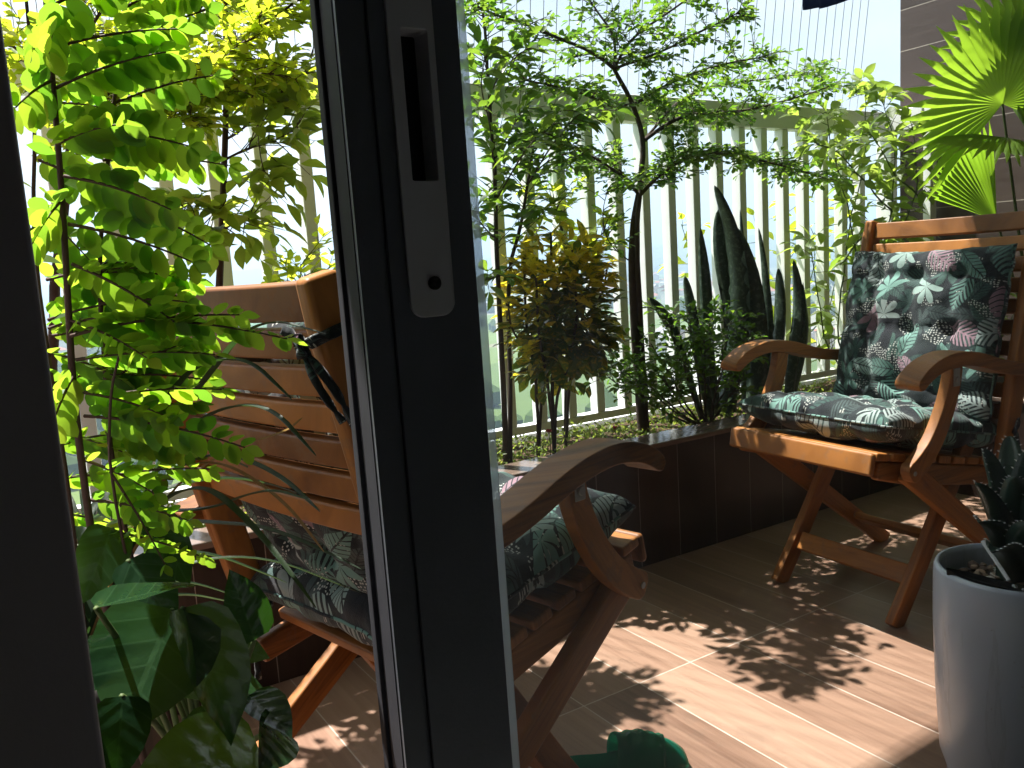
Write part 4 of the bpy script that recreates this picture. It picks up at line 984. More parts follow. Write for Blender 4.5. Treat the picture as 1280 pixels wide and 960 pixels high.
F = [(100, 400, .79, 350, 412, .70, 14, .032), (105, 520, .79, 300, 550, .71, 12, .031), (108, 500, .80, 270, 480, .74, 9, .029), (115, 600, .80, 255, 580, .74, 9, .025), (90, 330, .8, 215, 395, .74, 8, .032), (85, 280, .8, 235, 320, .76, 9, .033),
     (80, 220, .8, 210, 255, .74, 9, .036), (75, 160, .81, 230, 175, .76, 10, .036), (70, 110, .82, 200, 60, .78, 10, .036), (66, 60, .82, 215, 30, .78, 10, .036), (60, 10, .82, 150, -30, .80, 8, .034), (135, 250, .9, 260, 300, .84, 10, .034),
     (128, 200, .9, 280, 200, .86, 10, .033), (140, 130, .9, 260, 90, .88, 9, .033), (122, 330, .9, 215, 330, .86, 8, .031), (48, 200, .93, 130, 240, .88, 8, .034), (42, 260, .93, 110, 320, .88, 8, .033), (45, 130, .94, 120, 130, .9, 8, .034),
     (60, 440, .92, 150, 470, .86, 8, .031), (110, 660, .80, 250, 690, .74, 9, .023), (138, 590, .76, 205, 700, .72, 7, .020), (150, 60, .9, 250, 10, .88, 9, .032), (155, 10, .9, 240, -30, .9, 8, .032), (85, 400, .8, 180, 440, .72, 8, .030), (92, 470, .79, 60, 540, .74, 6, .03), (95, 450, .79, 262, 436, .73, 11, .031), (105, 575, .80, 190, 612, .75, 8, .029), (112, 625, .80, 232, 645, .75, 9, .026), (100, 490, .79, 205, 515, .74, 9, .030), (64, 420, .92, 175, 408, .86, 9, .032), (62, 540, .92, 150, 560, .87, 8, .030), (135, 520, .87, 240, 500, .83, 9, .030), (88, 420, .79, 290, 385, .72, 13, .030), (58, 350, .93, 175, 330, .87, 10, .033), (62, 480, .93, 185, 455, .88, 10, .033), (64, 560, .93, 170, 535, .88, 9, .032), (66, 600, .93, 190, 590, .88, 9, .032), (60, 400, .93, 165, 372, .88, 10, .033), (128, 430, .88, 265, 415, .85, 12, .032), (130, 470, .88, 255, 470, .85, 11, .031), (132, 540, .87, 235, 560, .84, 9, .03), (122, 340, .9, 240, 345, .86, 11, .032), (62, 640, .93, 150, 655, .9, 8, .03), (78, 250, .81, 40, 300, .76, 6, .034), (66, 100, .82, 20, 130, .78, 6, .034), (72, 180, .81, 150, 150, .74, 8, .037), (70, 30, .82, 60, 60, .74, 6, .036), (60, 480, .92, 30, 560, .88, 6, .03), (132, 480, .88, 215, 430, .84, 8, .030), (125, 380, .89, 230, 372, .82, 9, .032)]
for f_ in F: fr(*f_)
gq = random.Random(33)
for f_ in F:
    if gq.random() < .50 and f_[1] < 420:
        x, y, Y, x2, y2, Y2, n, lw = f_; dy = gq.uniform(-32, 32); dx = gq.uniform(-12, 25)
        fr(x, y+dy*.6, Y+.03, x2+dx-25, y2+dy, Y2+gq.uniform(.02, .07), max(5, n-2), lw*gq.uniform(.85, 1.))
for st in (st1, st2, st3):
    p.leaves_on(st[len(st)//2:], dict(gap=.035, L=.030, W=.62, rnd=.7, out=1., fw=.4, nr=.8, droop=.2, fold=.12))
p.finish(L_PINN, BARK_R, 'stems')

# 13 pothos
b = Vector((.13, .75, .35))
p = Plant('pothos_plant', 'large heart shaped pothos leaves at the bottom left beside the jamb', 'plant', b, seed=91)
PO = []
def heart(px, py, Y, tx, ty, TY, w, nrm, droop=.15, fold=.25):
    a, e = Pt(px, py, Y), Pt(tx, ty, TY); e = a+(e-a)*1.12; L = (e-a).length
    q = smooth_path([b+rv(p.g, .2)*.02, (b+a)/2+Vector((0, .02, .05)), a], 2); p.wood.tube(q, [.0035-.0015*i/(len(q)-1) for i in range(len(q))], 6)
    leaf(p.fol, p.uv, a, e-a, Vector(nrm).normalized(), L, L*w, HEART, fold, droop, wav=.012)
heart(215, 762, .66, 160, 895, .60, .90, (-.2, -1, .45), .10, .22)
heart(228, 760, .655, 295, 905, .60, .62, (.6, -.8, .25), .12, .42)
heart(318, 800, .70, 292, 722, .70, .62, (.2, -.9, .1), .05, .30)
heart(325, 940, .62, 205, 945, .58, .70, (0, -.5, .9), .22, .25)
heart(120, 760, .62, 235, 722, .66, .36, (0, -.15, 1), .10, .30)
heart(152, 870, .60, 150, 965, .57, .70, (.2, -.9, .4), .2, .2)
heart(310, 870, .64, 360, 900, .60, .70, (.2, -.4, .9), .25, .3)
heart(345, 908, .62, 335, 952, .58, .85, (.3, -.9, .4), .15, .35)
heart(230, 900, .68, 280, 930, .66, .8, (0, -.6, .8), .15, .2)
heart(160, 700, .74, 215, 770, .70, .62, (.2, -.9, .5), .15, .2)
heart(140, 660, .78, 110, 740, .74, .62, (.3, -.8, .5), .15, .2)
heart(205, 840, .72, 320, 850, .70, .6, (.1, -.6, .8), .15, .2)
heart(250, 800, .74, 330, 815, .72, .6, (.1, -.7, .7), .15, .2)
heart(130, 800, .66, 125, 850, .62, .6, (.4, -.8, .4), .15, .2)
heart(180, 640, .80, 240, 720, .78, .55, (.2, -.8, .6), .2, .2)
o = p.finish(L_POTH, STEM_G, 'stems', 'leaves')
# low pots that carry the three foreground plants
def pot(c, r, h, label, top):
    t = thing('nursery_pot', label, 'plant pot', c, 0, 'dark nursery pots on the floor')
    m = MB(); m.lathe([(0, 0), (r*.78, 0), (r*.80, .01), (r, h-.03), (r*1.06, h-.03), (r*1.06, h), (r*.97, h), (r*.95, h-.03), (0, h-.031)], c, 36); m.build('pot_shell', TERRA, t, c, smooth=True)
    m = MB(); m.lathe([(0, h-.022), (r*.6, h-.018), (r*.94, h-.025)], c, 28); m.build('potting_soil', SOIL, t, c, smooth=True)
pot((.095, .79, .003), .100, .375, 'dark nursery pot under the pothos and lime plant, mostly below the frame', None)
pot((.03, 1.05, .003), .105, .485, 'dark nursery pot under the ribbon grass behind the pothos', None)

# 14 fan palm
b = Vector((3.02, 1.46, .33))
p = Plant('fan_palm', 'bright green fan palm behind the far chair in front of the brown wall', 'palm', b, seed=101)
def fan(hub, axis, nrm, Rd, spread, n, droop=.2, split=.55):
    axis = axis.normalized(); nrm = nrm.normalized(); sd = axis.cross(nrm).normalized(); nrm = sd.cross(axis)
    vs = [hub]; g = p.g; o = len(p.fol.v); fs = []
    P = []
    for i in range(n*2+1):
        a = -spread/2+spread*i/(n*2); d = axis*math.cos(a)+sd*math.sin(a); ridge = .010 if i % 2 else -.010
        P.append((d, ridge))
    rl = [Rd*(.86+.20*math.cos((i/(n)-1)*1.2)+g.uniform(-.03, .03)) for i in range(n)]
    for i in range(n):
        d0, r0 = P[2*i]; d1, r1 = P[2*i+1]; d2, r2 = P[2*i+2]; q = len(vs); Lr = rl[i]; s_ = split*Lr
        w = s_*spread/(2*n)
        drop = lambda f: Vector((0, 0, -droop*Lr*f*f))
        vs += [hub+d0*s_*.5+nrm*r0*.6+drop(.5*split), hub+d1*s_*.5+nrm*r1*.6+drop(.5*split), hub+d2*s_*.5+nrm*r2*.6+drop(.5*split),
               hub+d0*s_+nrm*r0+drop(split), hub+d1*s_+nrm*r1+drop(split), hub+d2*s_+nrm*r2+drop(split)]
        m_ = .80*Lr; sp = (d2-d0)*.5
        vs += [hub+d1*m_-sp*(s_*.72)+nrm*(.001)+drop(.8), hub+d1*m_+nrm*.006+drop(.8), hub+d1*m_+sp*(s_*.72)+nrm*.001+drop(.8), hub+d1*Lr+drop(1.0)+rv(g)*.004]
        fs += [(0, q, q+1), (0, q+1, q+2), (q, q+3, q+4, q+1), (q+1, q+4, q+5, q+2), (q+3, q+6, q+7, q+4), (q+4, q+7, q+8, q+5), (q+6, q+9, q+7), (q+7, q+9, q+8)]
    p.fol.add(vs, fs)
def palm_leaf(hubpx, X, axis, nrm, Rd, spread, n, droop=.15, split=.6):
    d = FWD + RGT*((hubpx[0]-640)/F_PX) - UPV*((hubpx[1]-480)/F_PX); hub = CAM + d*(X/d.x)
    q = smooth_path([b+rv(p.g, 0)*.03, b.lerp(hub, .5)+Vector((0, 0, .10)), hub], 2); p.wood.tube(q, [.0055-.002*i/(len(q)-1) for i in range(len(q))], 7); fan(hub, axis, nrm, Rd, spread, n, droop, split)
RI = Vector((RGT.x, RGT.y, 0)).normalized(); TO = -Vector((FWD.x, FWD.y, 0)).normalized()
palm_leaf((1253, 130), 2.78, RI*-.30+Vector((0, 0, 1))+TO*.25, TO*1.+Vector((0, 0, .25)), .36, R(250), 32, .08, .66)
palm_leaf((1246, 276), 2.86, RI*-.55+Vector((0, 0, .8))+TO*.1, TO+RI*.3, .33, R(68), 16, .05, .8)
palm_leaf((1258, 172), 2.74, RI*-.8+Vector((0, 0, .05))+TO*.5, Vector((0, 0, 1))+TO*.35, .27, R(120), 18, .28, .65)
palm_leaf((1290, 175), 2.80, RI*.6+Vector((0, 0, .1))+TO*.3, TO+Vector((0, 0, .5)), .28, R(200), 22, .25, .6)
palm_leaf((1285, 60), 2.85, RI*.2+Vector((0, 0, 1.)), TO+Vector((0, 0, .2)), .30, R(200), 22, .2, .6)
p.finish(L_PALM, STEM_G, 'petioles', 'fans')

# green filler plants in the side planter and on the planter behind the chair
for k, (x, y, hgt, nm, lab) in enumerate(((3.05, .95, .32, 'leafy_plant', 'light green leafy plant at the right edge behind the far chair arm'), (3.12, 1.72, .42, 'leafy_plant', 'light green leafy plant under the fan palm in the corner'))):
    b = Vector((x, y, .33)); p = Plant(nm, lab, 'plant', b, seed=120+k)
    for i in range(11):
        e = b+Vector((p.g.uniform(-.16, .12), p.g.uniform(-.16, .16), hgt*p.g.uniform(.5, 1.1))); l = p.limb([b, (b+e)/2+rv(p.g, 0)*.02, e], .003, .001, 5); p.spray(l, .3, 1, 9, (.03, .09), dict(VI, L=.05, gap=.028), .7, .4, .1, 0)
    p.finish(L_VINE, STEM_G, 'stems')

# ground cover and small flowers
gc = MB(); gu = {}; g = random.Random(8)
for i in range(7500):
    x = g.uniform(.9, 3.0); y = g.uniform(1.945, 2.255)
    d = mnoise.noise(Vector((x*3.2, y*5, 4)))
    dens = 1.1 if x < 1.65 else .3
    if d*.8+.35 < g.random()*1.1-dens*.45: continue
    z = soilz(x, y)+g.random()**1.6*(.055+.035*d if x < 1.65 else .025)
    leaf(gc, None, Vector((x, y, z)), (rv(g)+Vector((0, 0, .4))).normalized(), (Vector((0, 0, 1))+rv(g)*.8).normalized(), g.uniform(.009, .019), g.uniform(.005, .010), [(.35, 1), (.7, .8)], .2, .2, True)
for i in range(2600):
    x = g.uniform(-.35, .95); y = g.uniform(1.945, 2.255); z = soilz(x, y)+g.random()**1.6*.05
    leaf(gc, None, Vector((x, y, z)), (rv(g)+Vector((0, 0, .4))).normalized(), (Vector((0, 0, 1))+rv(g)*.8).normalized(), g.uniform(.009, .019), g.uniform(.005, .010), [(.35, 1), (.7, .8)], .2, .2, True)
o = gc.build('ground_cover', L_COVER, None, None, smooth=True); tag(o, 'low green creeping ground cover on the planter soil', 'ground cover', kind='stuff')
pb = MB()
for i in range(420):
    x = g.uniform(.3, 3.2); y = g.uniform(1.94, 2.25); r = g.uniform(.003, .010); c = Vector((x, y, soilz(x, y)))
    vs = [c+Vector((r*math.cos(a)*g.uniform(.7, 1.2), r*math.sin(a)*g.uniform(.7, 1.2), 0)) for a in [k*1.047 for k in range(6)]]+[c+Vector((0, 0, r*.8))]
    pb.add(vs, [(k, (k+1) % 6, 6) for k in range(6)])
o = pb.build('soil_litter', m_plain('litter', (.17, .12, .085), .9, .1, 0, .5, 40)); tag(o, 'crumbs, pebbles and dry bits scattered on the planter soil', 'litter', kind='stuff')
for lab, (px, py, Y) in (('small red flower standing low at the foot of the croton', (686, 541, 1.96)), ('small red flower on the soil between the croton and layered tree', (769, 537, 1.97))):
    c = at(px, py, Y); base = Vector((c.x, c.y, SOIL_Z-.005)); t = thing('red_flower', lab, 'flower', base, 0, 'small red flowers in the planter')
    m = MB(); m.tube([base, (base+c)/2+Vector((.004, 0, 0)), c], .0016, 5); m.build('stem', STEM_G, t, base, smooth=True)
    m = MB()
    for k in range(16):
        a = k*2.4; d = Vector((math.cos(a), math.sin(a), .15+.08*k)).normalized(); leaf(m, None, c, d, Vector((0, 0, 1)), .013, .010, [(.4, .8), (.8, 1.)], .3, -.1, True)
    m.build('petals', PETAL, t, base, smooth=True)

# ------------------------------------------------------------------ white pot with agave
pc = Vector((1.345, .668, .003)); RT, HP = .118, .372
t = thing('ceramic_pot', 'tall white glazed round pot standing at the right edge', 'plant pot', pc)
m = MB()
prof = [(0, 0), (RT*.76, 0), (RT*.80, .006), (RT*.80, .014), (RT*.90, .05), (RT*.965, .16), (RT*1.0, .28), (RT*1.0, HP-.02), (RT*.992, HP-.006), (RT*.975, HP), (RT*.93, HP+.001), (RT*.90, HP-.008), (RT*.89, HP-.03), (RT*.88, HP-.09), (0, HP-.09)]
m.lathe([(r, z) for r, z in prof], pc, 72); m.build('pot_body', POT_W, t, pc, smooth=True)
m = MB()
g = random.Random(4)
for k in range(9):
    a = math.atan2(-.95, -.32)+g.uniform(-.10, .10); z = HP-.052+g.uniform(-.004, .003)
    c = pc+Vector((math.cos(a)*RT*1.0005, math.sin(a)*RT*1.0005, z)); m.lathe([(0, .0006), (g.uniform(.001, .003), 0)], c, 6)
    for i in range(len(m.v)-12, len(m.v)):
        v = m.v[i]-c; rad = Vector((math.cos(a), math.sin(a), 0)); tg = Vector((-math.sin(a), math.cos(a), 0)); m.v[i] = c+tg*v.x*1.6+Vector((0, 0, v.y))+rad*(v.z+.0004)
m.build('chip_mark', m_plain('clay_chip', (.22, .15, .10), .9, .1), t, pc)
m = MB(); m.lathe([(0, HP-.040), (RT*.5, HP-.036), (RT*.885, HP-.042)], pc, 40); m.build('potting_soil', SOIL, t, pc, smooth=True)
gm = MB()
for k in range(150):
    a = g.uniform(0, 6.283); r = RT*.86*math.sqrt(g.random()); s = g.uniform(.005, .011); c = pc+Vector((r*math.cos(a), r*math.sin(a), HP-.036+g.uniform(0, .008)))
    o_ = len(gm.v); ico = [Vector((math.cos(i*1.2566)*.9, math.sin(i*1.2566)*.9, zz)) for zz in (-.4, .45) for i in range(5)]+[Vector((0, 0, -.9)), Vector((0, 0, .95))]
    q = [c+Vector((v.x*s*g.uniform(.7, 1.3), v.y*s*g.uniform(.7, 1.3), v.z*s*g.uniform(.6, 1.))) for v in ico]
    gm.add(q, [(i, (i+1) % 5, 5+(i+1) % 5, 5+i) for i in range(5)]+[((i+1) % 5, i, 10) for i in range(5)]+[(5+i, 5+(i+1) % 5, 11) for i in range(5)])
def m_gravel():
    t_ = NT('gravel_mix'); c = t_.ramp(t_.new('ShaderNodeNewGeometry').outputs['Random Per Island'], [(0, (.10, .07, .055)), (.4, (.24, .17, .13)), (.75, (.34, .22, .15)), (1, (.42, .38, .34))]); return t_.done(t_.bsdf(c, .7, .3))
o = gm.build('pot_gravel', m_gravel(), None, None, .0008); tag(o, 'brown gravel covering the soil inside the white pot', 'gravel', kind='stuff')
# agave
ab = pc+Vector((.028, .012, HP-.045))
t = thing('agave_plant', 'dark green spiny agave growing out of the white pot', 'plant', ab)
def agave_leaf(tip, w, lift):
    tip = Vector(tip); d = tip-ab; c = smooth_path([ab, ab+d*.4+Vector((0, 0, lift)), ab+d*.75+Vector((0, 0, lift*.8)), tip], 2); n = len(c)-1; m = MB(); sp = MB(); vs = []
    for i, q in enumerate(c):
        f = i/n; tt = (c[min(i+1, n)]-c[max(i-1, 0)]).normalized(); side = tt.cross(Vector((0, 0, 1))).normalized(); nn = side.cross(tt)
        ww = w*.70*(.75+.7*f)*(1-f**1.5)+.0006
        th = .010*(1-f)+.002
        vs += [q+side*ww+nn*ww*.55, q+side*ww*.5+nn*ww*.12, q+nn*0, q-side*ww*.5+nn*ww*.12, q-side*ww+nn*ww*.55, q-side*ww*.5-nn*(th*.6-ww*.1), q-nn*th, q+side*ww*.5-nn*(th*.6-ww*.1)]
        if i % 1 == 0 and .08 < f < .97:
            for sg in (1, -1):
                e = q+side*(sg*ww)+nn*ww*.55; sp.add([e+tt*.0016, e-tt*.0016, e+nn*.0016, e+side*sg*.0045+tt*.002+nn*.001], [(0, 1, 3), (1, 2, 3), (2, 0, 3)])
    fs = [tuple(range(8)), tuple(n*8+k for k in range(8))[::-1]]
    for i in range(n):
        for k in range(8):
            a = 8*i+k; bb = 8*i+(k+1) % 8; fs.append((a, a+8, bb+8, bb))
    m.add(vs, fs); lf = m.build('leaf', L_AGAVE, t, ab, smooth=True)
    sp.build('spines', WHITE_P, lf, ab)
for px, py, Y, w, lift in ((1228, 560, .74, .050, .02), (1220, 603, .70, .046, .02), (1224, 652, .68, .050, .025), (1262, 545, .78, .052, .01), (1290, 560, .70, .05, .02), (1268, 596, .66, .052, .02), (1310, 610, .62, .05, .03), (1330, 560, .78, .05, .01), (1300, 660, .58, .05, .03), (1340, 640, .7, .05, .02), (1240, 690, .62, .042, .03)):
    agave_leaf(at(px, py, Y), w, lift)
# black scoop with white crumbs and a white stick lying in the pot
t = thing('plastic_scoop', 'black plastic scoop lying across the white pot rim with white crumbs on it', 'scoop', pc+Vector((0, 0, HP)))
RI_ = Vector((RGT.x, RGT.y, 0)).normalized(); FW_ = Vector((FWD.x, FWD.y, 0)).normalized()
aL = pc-RI_*(RT*.985)-FW_*.012; aR = pc+RI_*.045-FW_*.072
aL.z = HP+.005; aR.z = HP-.026
d = aR-aL; sdv = Vector((-d.y, d.x, 0)).normalized()
m = MB(); vs = []; N = 14
for i in range(N+1):
    f = i/N; w = .017*min(1, .25+f*4)*(1 if f < .8 else 1-(f-.8)*1.5); q = aL+d*f+Vector((0, 0, -.006*math.sin(f*3.1)))
    for a, hh in ((-1, .007), (-.6, .0), (.6, .0), (1, .007), (.6, -.0025), (-.6, -.0025)): vs.append(q+sdv*a*w+Vector((0, 0, hh)))
fs = [tuple(range(6)), tuple(N*6+k for k in range(6))[::-1]]
for i in range(N):
    for k in range(6):
        a = 6*i+k; bb = 6*i+(k+1) % 6; fs.append((a, a+6, bb+6, bb))
m.add(vs, fs); m.build('scoop_body', BLACK_P, t, t.location, smooth=False)
m = MB()
for k in range(14):
    f = g.uniform(.52, .85); q = aL+d*f+sdv*g.uniform(-.008, .008)+Vector((0, 0, .001)); s = g.uniform(.002, .005)
    m.lathe([(0, 0), (s, s*.2), (s*.8, s*.8), (0, s)], q, 6)
m.build('crumbs', WHITE_P, t, t.location, smooth=True)
a = at(1228, 676, .70); e = at(1252, 712, .66); a, e = Vector(a), Vector(e)
m = MB(); M_ = (e-a); L = M_.length; z = M_.normalized(); x = z.orthogonal().normalized(); y = z.cross(x)
MM = Matrix(((x.x, y.x, z.x, a.x), (x.y, y.y, z.y, a.y), (x.z, y.z, z.z, a.z), (0, 0, 0, 1)))
m.box((-.0030, -.0018, 0), (.0030, .0018, L+.02), 0, MM); o = m.build('plant_marker', WHITE_P, None, a, .0012); tag(o, 'slim white plastic plant marker leaning in the white pot', 'plant marker')

# ------------------------------------------------------------------ green sandals
GREEN = m_translucent('green_jelly_plastic', (.012, .15, .10), (.07, .62, .46), .07, .40, .30)
def sandal(loc, rz, label):
    t = thing('plastic_sandal', label, 'sandal', loc, rz, 'green jelly sandals')
    def w(f): return .037*(1.05*math.sin(math.pi*min(1, (f*.93+.05)))**.45*(1-.22*math.exp(-((f-.42)/.16)**2)))
    N = 26; m = MB(); Ls = .245; vs = []
    for i in range(N+1):
        f = i/N; ww = w(f); x = (f-.5)*Ls; h = .018+.008*(1-f)
        vs += [(x, -ww, .0), (x, ww, .0), (x, ww*1.03, h*.6), (x, ww, h), (x, -ww, h), (x, -ww*1.03, h*.6)]
    fs = [tuple(range(6)), tuple(N*6+k for k in range(6))[::-1]]
    for i in range(N):
        for k in range(6):
            a = 6*i+k; bb = 6*i+(k+1) % 6; fs.append((a, a+6, bb+6, bb))
    m.add(vs, fs); m.build('sole', GREEN, t, None, .002, True)
    # broad vamp band, ridged
    m = MB(); vs = []; na, nb = 22, 18
    for j in range(nb+1):
        f = j/nb; x = .005+f*.085
        for i in range(na+1):
            a = math.pi*i/na; rr = .042-.003*f; hh = .064-.014*f-.004*math.cos(f*6)
            rid = (.0022*math.sin(f*26)+.0016*math.sin(a*9))*math.sin(a)
            vs.append((x+.010*math.cos(a)**2*(-1), rr*math.cos(a), .012+(hh+rid)*math.sin(a)**.8))
    fs = [(j*(na+1)+i, j*(na+1)+i+1, (j+1)*(na+1)+i+1, (j+1)*(na+1)+i) for j in range(nb) for i in range(na)]
    m.add(vs, fs); o = m.build('strap', GREEN, t, None, smooth=True); sm = o.modifiers.new('thick', 'SOLIDIFY'); sm.thickness = .0035
    m = MB(); vs = []
    for j in range(9):
        f = j/8; x = .082+f*.045
        for i in range(na+1):
            a = math.pi*i/na; rr = .039*(1-.35*f*f); hh = .040*(1-f**1.8*.65)
            vs.append((x, rr*math.cos(a), .012+hh*math.sin(a)**.8))
    m.add(vs, [(j*(na+1)+i, j*(na+1)+i+1, (j+1)*(na+1)+i+1, (j+1)*(na+1)+i) for j in range(8) for i in range(na)]); o = m.build('toe_cap', GREEN, t, None, smooth=True); sm = o.modifiers.new('thick', 'SOLIDIFY'); sm.thickness = .003
    return t
sandal((.848, 1.090, .002), R(-26), 'translucent green plastic sandal lying at the bottom of the photo by the near chair leg')

# ------------------------------------------------------------------ navy cloth hanging at the top
c0 = at(1005, 11, 1.72)
t = thing('hanging_cloth', 'navy blue cloth corner hanging in front of the cables at the top edge', 'cloth', (c0.x+.1, 1.72, 2.0))
m = MB(); vs = []; nx_, nz_ = 24, 16
for j in range(nz_+1):
    for i in range(nx_+1):
        f = i/nx_; x = c0.x+f*.26; bot = c0.z+.02*f+.05*f*f; z = bot+(2.02-bot)*j/nz_
        vs.append((x, 1.72+.012*math.sin(f*22+j*.15)*(1-.5*j/nz_), z))
m.add(vs, [(j*(nx_+1)+i, j*(nx_+1)+i+1, (j+1)*(nx_+1)+i+1, (j+1)*(nx_+1)+i) for j in range(nz_) for i in range(nx_)])
o = m.build('cloth_sheet', m_plain('navy_cotton', (.02, .045, .16), .85, .15, 0, .2, 30, .3, 400), t, t.location, smooth=True); sm = o.modifiers.new('thick', 'SOLIDIFY'); sm.thickness = .003
m = MB(); m.tube([(c0.x-.05, 1.72, 2.025), (c0.x+.31, 1.72, 2.025)], .006, 8); m.tube([(c0.x+.13, 1.72, 2.03), (c0.x+.13, 1.72, 2.799)], .002, 6); m.build('hanger_rod', METAL, t, t.location, smooth=True)

# ------------------------------------------------------------------ far landscape and air
GZ = -48.0
def m_land():
    t_ = NT('far_fields'); p_ = t_.pos(); x = t_.V('MULTIPLY', p_, (.006, .006, 0))
    vo = t_.new('ShaderNodeTexVoronoi', voronoi_dimensions='2D'); vo.inputs['Scale'].default_value = 1.3; t_.put(vo.inputs['Vector'], x)
    k = t_.new('ShaderNodeSeparateColor'); t_.put(k.inputs[0], vo.outputs['Color'])
    c = t_.ramp(k.outputs[0], [(0, (.10, .16, .035)), (.35, (.15, .20, .05)), (.6, (.07, .11, .03)), (.8, (.22, .20, .12)), (1, (.26, .25, .23))])
    c = t_.mix(t_.M('MULTIPLY', t_.noise(p_, .05, 5), .5), c, (.05, .08, .03)); return t_.done(t_.bsdf(c, .95, .1))
m = MB(); grid(m, -5500, 5500, -300, 5900, 60, 40, lambda x, y: GZ); struct('ground', m, m_land())
m = MB()
def hz(x, y):
    d = math.hypot(x, y); r = min(1, max(0, (d-2300)/2200)); return GZ-4+r*(95+75*mnoise.noise(Vector((x*.0011, y*.0011, 2)))+38*mnoise.noise(Vector((x*.004, y*.004, 5))))
grid(m, -5400, 5400, 900, 5800, 150, 70, hz); struct('hills', m, m_plain('wooded_hill', (.05, .075, .03), .95, .1, 0, .4, .01), 0, True)
g = random.Random(77); tb = MB(); tt = MB()
for i in range(900):
    a = R(g.uniform(-8, 66)); d = 160+g.random()**.8*1900; x, y = d*math.sin(a), d*math.cos(a)
    if mnoise.noise(Vector((x*.004, y*.004, 9))) < -.05+.12*g.random(): continue
    w, l, h = g.uniform(6, 16), g.uniform(6, 18), g.uniform(4, 13); M_ = Matrix.Translation((x, y, GZ)) @ Matrix.Rotation(g.random()*3, 4, 'Z')
    tb.box((-w/2, -l/2, 0), (w/2, l/2, h), g.choice((0, 0, 0, 1)), M_); tb.prism([(-w/2-.5, h), (w/2+.5, h), (0, h+w*.22)], M_ @ Vector((0, -l/2-.4, 0)), M_.to_3x3() @ Vector((1, 0, 0)), Vector((0, 0, 1)), -l-.8, 0, g.choice((2, 2, 3)))
o = tb.build('far_town', [m_plain('render_white', (.62, .60, .56), .9), m_plain('render_tan', (.42, .34, .27), .9), m_plain('roof_red', (.28, .11, .07), .9), m_plain('roof_grey', (.25, .25, .26), .8)]); tag(o, 'hazy far off town of small houses below the balcony', 'town', kind='stuff')
for i in range(2600):
    a = R(g.uniform(-8, 66)); d = 110+g.random()**.8*2100; x, y = d*math.sin(a), d*math.cos(a)
    if mnoise.noise(Vector((x*.006, y*.006, 19))) < .02: continue
    r = g.uniform(3, 7); c = Vector((x, y, GZ+r*.8)); q = [c+Vector((math.cos(k*1.2566+i)*r*g.uniform(.7, 1.1), math.sin(k*1.2566+i)*r*g.uniform(.7, 1.1), zz*r)) for zz in (-.5, .35) for k in range(5)]+[c+Vector((0, 0, -r*.9)), c+Vector((0, 0, r*g.uniform(.7, 1.2)))]
    tt.add(q, [(k, (k+1) % 5, 5+(k+1) % 5, 5+k) for k in range(5)]+[((k+1) % 5, k, 10) for k in range(5)]+[(5+k, 5+(k+1) % 5, 11) for k in range(5)])
o = tt.build('far_woods', m_plain('far_tree', (.045, .075, .02), .95, .1, 0, .4, .05)); tag(o, 'hazy far off trees scattered over the plain below', 'woods', kind='stuff')
HAZE = True
if HAZE:
    m = MB(); m.box((-5950, -330, GZ-6), (5950, 5950, 190))
    hm = bpy.data.materials.new('air_haze'); hm.use_nodes = True; nt = hm.node_tree; nt.nodes.clear(); ou = nt.nodes.new('ShaderNodeOutputMaterial'); pv = nt.nodes.new('ShaderNodeVolumePrincipled')
    pv.inputs['Color'].default_value = (.58, .77, 1.0, 1); pv.inputs['Density'].default_value = .00055; pv.inputs['Anisotropy'].default_value = .2; nt.links.new(pv.outputs[0], ou.inputs['Volume'])
    o = m.build('haze', hm); tag(o, 'pale blue haze filling the air over the plain', 'haze', kind='stuff')

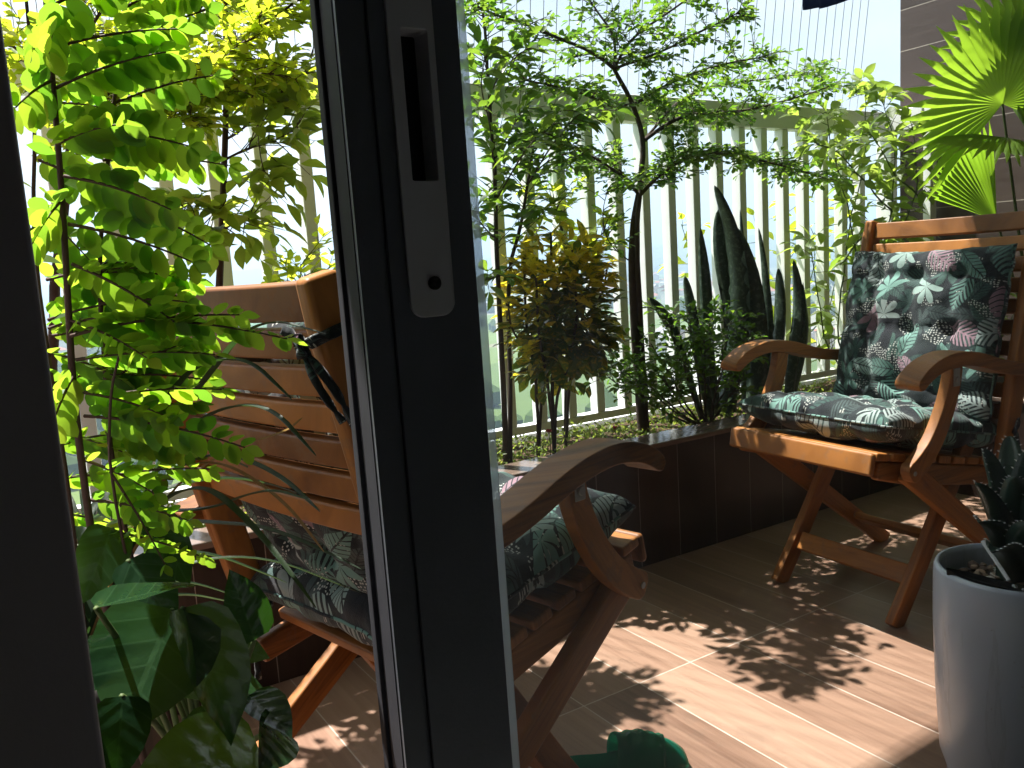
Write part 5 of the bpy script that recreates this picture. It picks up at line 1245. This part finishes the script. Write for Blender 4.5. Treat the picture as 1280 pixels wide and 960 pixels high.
# ------------------------------------------------------------------ light
SD = Vector((-.20, .42, 1.0)).normalized()
sl = bpy.data.lights.new('sun', 'SUN'); so = bpy.data.objects.new('sun', sl); COL.objects.link(so)
sl.energy = 5.0; sl.angle = R(.53); sl.color = (1.0, .955, .89)
so.rotation_euler = (-SD).to_track_quat('-Z', 'Y').to_euler(); so.location = (0, 5, 20)
w = bpy.data.worlds.new('World'); sc.world = w; w.use_nodes = True; nt = w.node_tree
bg = nt.nodes['Background']; sk = nt.nodes.new('ShaderNodeTexSky'); sk.sky_type = 'NISHITA'; sk.sun_disc = False
sk.sun_elevation = math.asin(SD.z); sk.sun_rotation = math.atan2(SD.x, SD.y); sk.dust_density = 3.0; sk.air_density = 1.0; sk.ozone_density = 1.0
tcw = nt.nodes.new('ShaderNodeTexCoord'); cn = nt.nodes.new('ShaderNodeTexNoise'); cn.inputs['Scale'].default_value = 2.2; cn.inputs['Detail'].default_value = 6; cn.inputs['Roughness'].default_value = .55
mp = nt.nodes.new('ShaderNodeMapping'); mp.inputs['Scale'].default_value = (1, 1, 2.6); nt.links.new(tcw.outputs['Generated'], mp.inputs[0]); nt.links.new(mp.outputs[0], cn.inputs['Vector'])
cr = nt.nodes.new('ShaderNodeValToRGB'); cr.color_ramp.elements[0].position = .30; cr.color_ramp.elements[0].color = (.45, .45, .45, 1); cr.color_ramp.elements[1].position = .62; cr.color_ramp.elements[1].color = (.95, .95, .95, 1); nt.links.new(cn.outputs['Fac'], cr.inputs[0])
cmx = nt.nodes.new('ShaderNodeMix'); cmx.data_type = 'RGBA'; nt.links.new(cr.outputs[0], cmx.inputs[0]); nt.links.new(sk.outputs[0], cmx.inputs[6]); cmx.inputs[7].default_value = (7.2, 7.4, 7.6, 1)
nt.links.new(cmx.outputs[2], bg.inputs[0]); bg.inputs[1].default_value = .06
sc.view_settings.view_transform = 'Standard'; sc.view_settings.look = 'None'; sc.view_settings.exposure = 1.6; sc.view_settings.gamma = 1
sc.cycles.max_bounces = 8; sc.cycles.diffuse_bounces = 4; sc.cycles.glossy_bounces = 3; sc.cycles.transmission_bounces = 6; sc.cycles.transparent_max_bounces = 16; sc.cycles.volume_bounces = 0
sc.cycles.caustics_reflective = False; sc.cycles.caustics_refractive = False
try: sc.cycles.use_denoising = True
except Exception: pass
